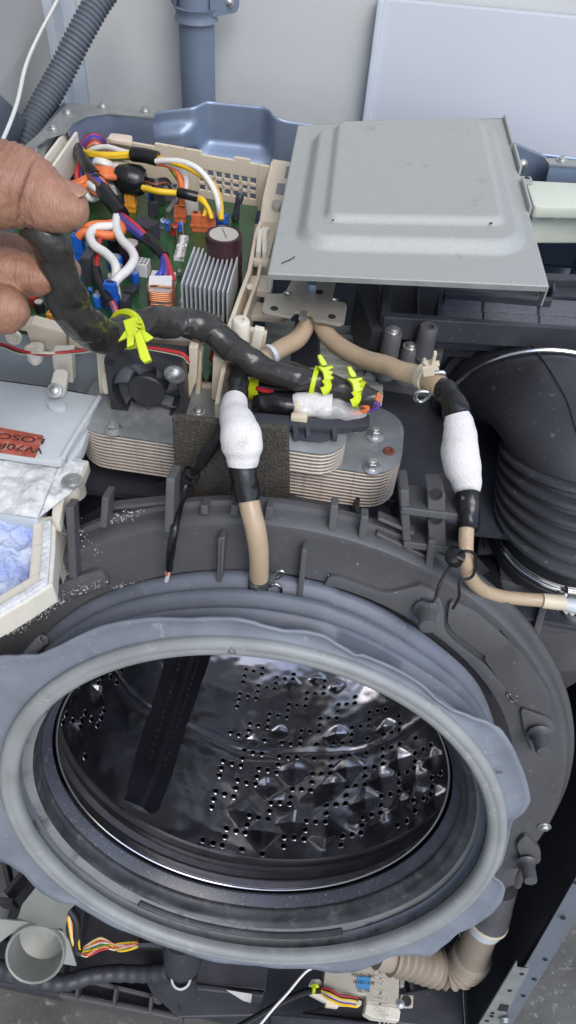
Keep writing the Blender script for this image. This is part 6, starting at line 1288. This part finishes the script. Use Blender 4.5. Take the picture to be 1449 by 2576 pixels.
obj('connector', prism([atz(p, ZM + .003) for p in (y7(345, 845), y7(400, 848), y7(412, 872), y7(345, 868))], (0, 0, -.006)), M['w_crm'], md_, smooth=0, bevel=.001)
obj('feed_cable', tube([atz(y6(1180, 1030), .19), atz(y6(1300, 960), .20), y_ := atz(y7(60, 840), .22), atz(y7(165, 798), .235), atz(y7(230, 795), .242)], .004, 10), M['w_blk'], label='black feed cable running to the beige module', cat='cable')
obj('cable_clip', join(prism([atz(p, .250) for p in (y7(170, 768), y7(205, 762), y7(215, 780), y7(180, 785))], (0, 0, -.006)), prism([atz(p, .252) for p in (y7(180, 780), y7(197, 780), y7(195, 806), y7(180, 806))], (0, 0, -.012))), M['yel'], label='yellow clip on the feed cable beside the beige module', cat='clip', group='yellow cable clips', smooth=0, bevel=.001)
obj('thin_white_wire', tube([atz(y7(230, 672), .30), atz(y7(190, 684), .30), atz(y7(140, 715), .30), atz(y7(60, 810), .295), atz(y7(0, 875), .29), atz(y6(1310, 1003), .285), atz(y6(1270, 1050), .28)], .0014, 8), M['w_wht'], label='thin white wire slanting down across the black base', cat='wire')
# drain hose
dh = thing('drain_hose', atd(y7(850, 740), .88), 'beige corrugated drain hose bending under the gasket at lower right', 'hose')
hp2 = [(y7(560, 625), .86), (y7(650, 645), .865), (y7(730, 672), .87), (y7(810, 690), .875), (y7(880, 690), .87), (y7(930, 660), .86), (y7(955, 620), .845)]
obj('bellows', corrugated([atd(p, d) for p, d in hp2], .0212, .0023, .0092, 24, 24), M['beige'], dh, smooth=60)
obj('cuff', tube([atd(p, d) for p, d in ((y7(948, 640), .852), (y7(965, 590), .835), (y7(990, 520), .815), (y7(1005, 470), .80))], [.0205, .0185, .0180, .0182], 28, 5), M['beige'], dh, smooth=60)
obj('cuff', tube([atd(p, d) for p, d in ((y7(490, 610), .855), (y7(570, 628), .86), (y7(650, 645), .865))], [.019, .019, .0195], 24, 4), M['beige'], dh, smooth=60)
obj('collar', tube([atd(p, d) for p, d in ((y7(1008, 490), .803), (y7(1022, 462), .797), (y7(1032, 440), .79))], [.0195, .0205, .0205], 28, 3), M['frost'], dh, smooth=60)
obj('spigot', tube([atd(p, d) for p, d in ((y7(1028, 450), .792), (y7(1045, 410), .785), (y7(1060, 340), .77), (y7(1075, 280), .76))], [.0215, .0205, .02, .02], 28, 3), M['tub'], dh, smooth=60)
obj('clip_ring', lathe_ax(atd(y7(1024, 458), .796), (atd(y7(1060, 380), .78) - atd(y7(1005, 480), .80)), [(.0206, 0), (.0224, .0005), (.0224, .003), (.0206, .0035)], 32, closed=True), M['w_crm'], dh, smooth=40)
# dark hinge rod right of the tub
obj('door_rod', tube([atd(y7(1200, 200), .72), atd(y7(1180, 240), .73), atd(y7(1165, 290), .74)], [.004, .005, .004], 10), M['tub'], label='dark plastic hook hanging from the lower right tub peg', cat='hook')
# black sheet added for the deep shade inside the cabinet, right
obj('shade_sheet', prism([(SX - .003, f1.y + .012, f1.z - .12), (SX - .003, .84, .06), (SX - .003, .84, .74), (SX - .003, f0.y + .09, .74), (SX - .003, f0.y + .012, f0.z)], (-.003, 0, 0)), M['blackp'], label='black sheet for the shade inside the right cabinet wall', cat='shade sheet', smooth=0)
rB, tB = on_ring(y5(1078, 687), .006); pB_ = dr(rB, tB, .0035)
text_on('B', pB_ - DA * .0016, -DR * .2 + DU, -DA, .007, 'gdark', gk, name='moulded_letter')
# ================================================================== the hand
M['skin'] = mat('skin', (.26, .122, .074), .42, vs=30, sss=.15, bump=.65, bs=330, col2=(.42, .225, .155), spec=.5)
nn = M['skin'].node_tree; mp_ = nn.nodes.new('ShaderNodeMapping'); mp_.inputs['Scale'].default_value = (2.2, .55, .55)
tcn = [n for n in nn.nodes if n.type == 'TEX_COORD'][0]; nbn = [n for n in nn.nodes if n.type == 'TEX_NOISE' and abs(n.inputs['Scale'].default_value - 330) < 1][0]
nn.links.new(tcn.outputs['Object'], mp_.inputs['Vector']); nn.links.new(mp_.outputs[0], nbn.inputs['Vector']); nbn.inputs['Detail'].default_value = 8
M['nail'] = mat('nail', (.36, .19, .13), .35, var=.08, sss=.2)
def hand_shape():
    parts = []
    def limb(lst): parts.append(tube([atd(p, d) for p, d, r in lst], [r * d / FOC for p, d, r in lst], 20, 6))
    limb([(pp(-420, 470), .37, 175), (pp(-200, 450), .37, 150), (pp(-60, 460), .375, 118), (pp(20, 466), .38, 106), (pp(75, 485), .385, 96), (pp(120, 508), .385, 76), (pp(160, 521), .385, 64), (pp(195, 526), .385, 50), (pp(214, 527), .385, 34), (pp(224, 527), .385, 14)])
    limb([(pp(-420, 560), .42, 170), (pp(-200, 600), .42, 110), (pp(-80, 628), .425, 60), (pp(20, 640), .43, 52), (pp(100, 652), .435, 50), (pp(150, 672), .435, 44), (pp(180, 690), .435, 34), (pp(196, 700), .435, 16)])
    limb([(pp(-420, 600), .42, 160), (pp(-200, 650), .415, 100), (pp(-80, 680), .415, 66), (pp(0, 684), .415, 62), (pp(60, 690), .415, 56), (pp(100, 700), .415, 46), (pp(126, 706), .415, 32), (pp(138, 709), .415, 12)])
    limb([(pp(-420, 640), .42, 150), (pp(-200, 740), .41, 100), (pp(-90, 772), .405, 74), (pp(-20, 778), .405, 66), (pp(25, 780), .405, 60), (pp(50, 782), .405, 44), (pp(66, 783), .405, 26), (pp(73, 783), .405, 8)])
    limb([(pp(-900, 520), .40, 165), (pp(-650, 530), .40, 170), (pp(-420, 560), .40, 210), (pp(-300, 570), .40, 190)])
    return join(*parts)
hm = mesh_of('hand', hand_shape(), M['skin'], smooth=60)
ho = bpy.data.objects.new('hand', hm); COL.objects.link(ho)
m1 = ho.modifiers.new('r', 'REMESH'); m1.mode = 'VOXEL'; m1.voxel_size = .0012; m1.use_smooth_shade = True
m2 = ho.modifiers.new('s', 'SMOOTH'); m2.factor = .5; m2.iterations = 8
dg = bpy.context.evaluated_depsgraph_get(); hm2 = bpy.data.meshes.new_from_object(ho.evaluated_get(dg)); bpy.data.objects.remove(ho)
cen = atd(pp(40, 560), .40); 
thA = atd(pp(20, 466), .38); thU = (atd(pp(170, 523), .385) - thA).normalized()
creases = [(x * .001, d * .001, .0010) for x, d in ((-8, .8), (-3, 1.1), (1, 1.3), (4, .9), (9, .7), (14, 1.0), (17, .6), (24, .5))]
nrm_ = [v.normal.copy() for v in hm2.vertices]
for v, n in zip(hm2.vertices, nrm_):
    p = v.co.copy(); cr_ = 0
    s_ = (p - thA).dot(thU); off_ = ((p - thA) - thU * s_).length
    if off_ < .032:
        for s0, dpt, wd in creases: cr_ -= dpt * math.exp(-((s_ - s0 + .0022 * mnoise.noise(p * 55)) / wd) ** 2)
    p = p + n * cr_; v.co = p + n * (.0007 * mnoise.noise(p * 70) + .00035 * mnoise.noise(p * 240))
for p in hm2.polygons: p.use_smooth = True
if not hm2.materials: hm2.materials.append(M['skin'])
hm2.transform(Matrix.Translation(-cen)); hand = link('hand', hm2, None, cen)
tag(hand, 'bare hand reaching in from the left, gripping the wrapped cable', 'hand')
# nails
def nail(p, d, r, xd, up, sx, sy, m='nail'):
    c = atd(p, d); V, Fc = [], []; X = (atd(xd, d) - c).normalized(); N = (-fwd + up).normalized(); N = (N - X * N.dot(X)).normalized(); Yd = N.cross(X); n = 10
    for i in range(n + 1):
        for j in range(n + 1):
            a, b = i / n * 2 - 1, j / n * 2 - 1; wdt = math.sqrt(max(1 - abs(a) ** 3, .05))
            V.append(c + X * a * sx + Yd * b * sy * wdt + N * (r - .0035 * (b * wdt) ** 2 - .0016 * a * a))
    for i in range(n):
        for j in range(n): Fc.append([i * (n + 1) + j, i * (n + 1) + j + 1, (i + 1) * (n + 1) + j + 1, (i + 1) * (n + 1) + j])
    o = obj('nail', (V, Fc), M[m], hand, smooth=60); k = o.modifiers.new('t', 'SOLIDIFY'); k.thickness = .0012
nail(pp(180, 505), .385, .0098, pp(225, 525), -down * .9, .0085, .0062)
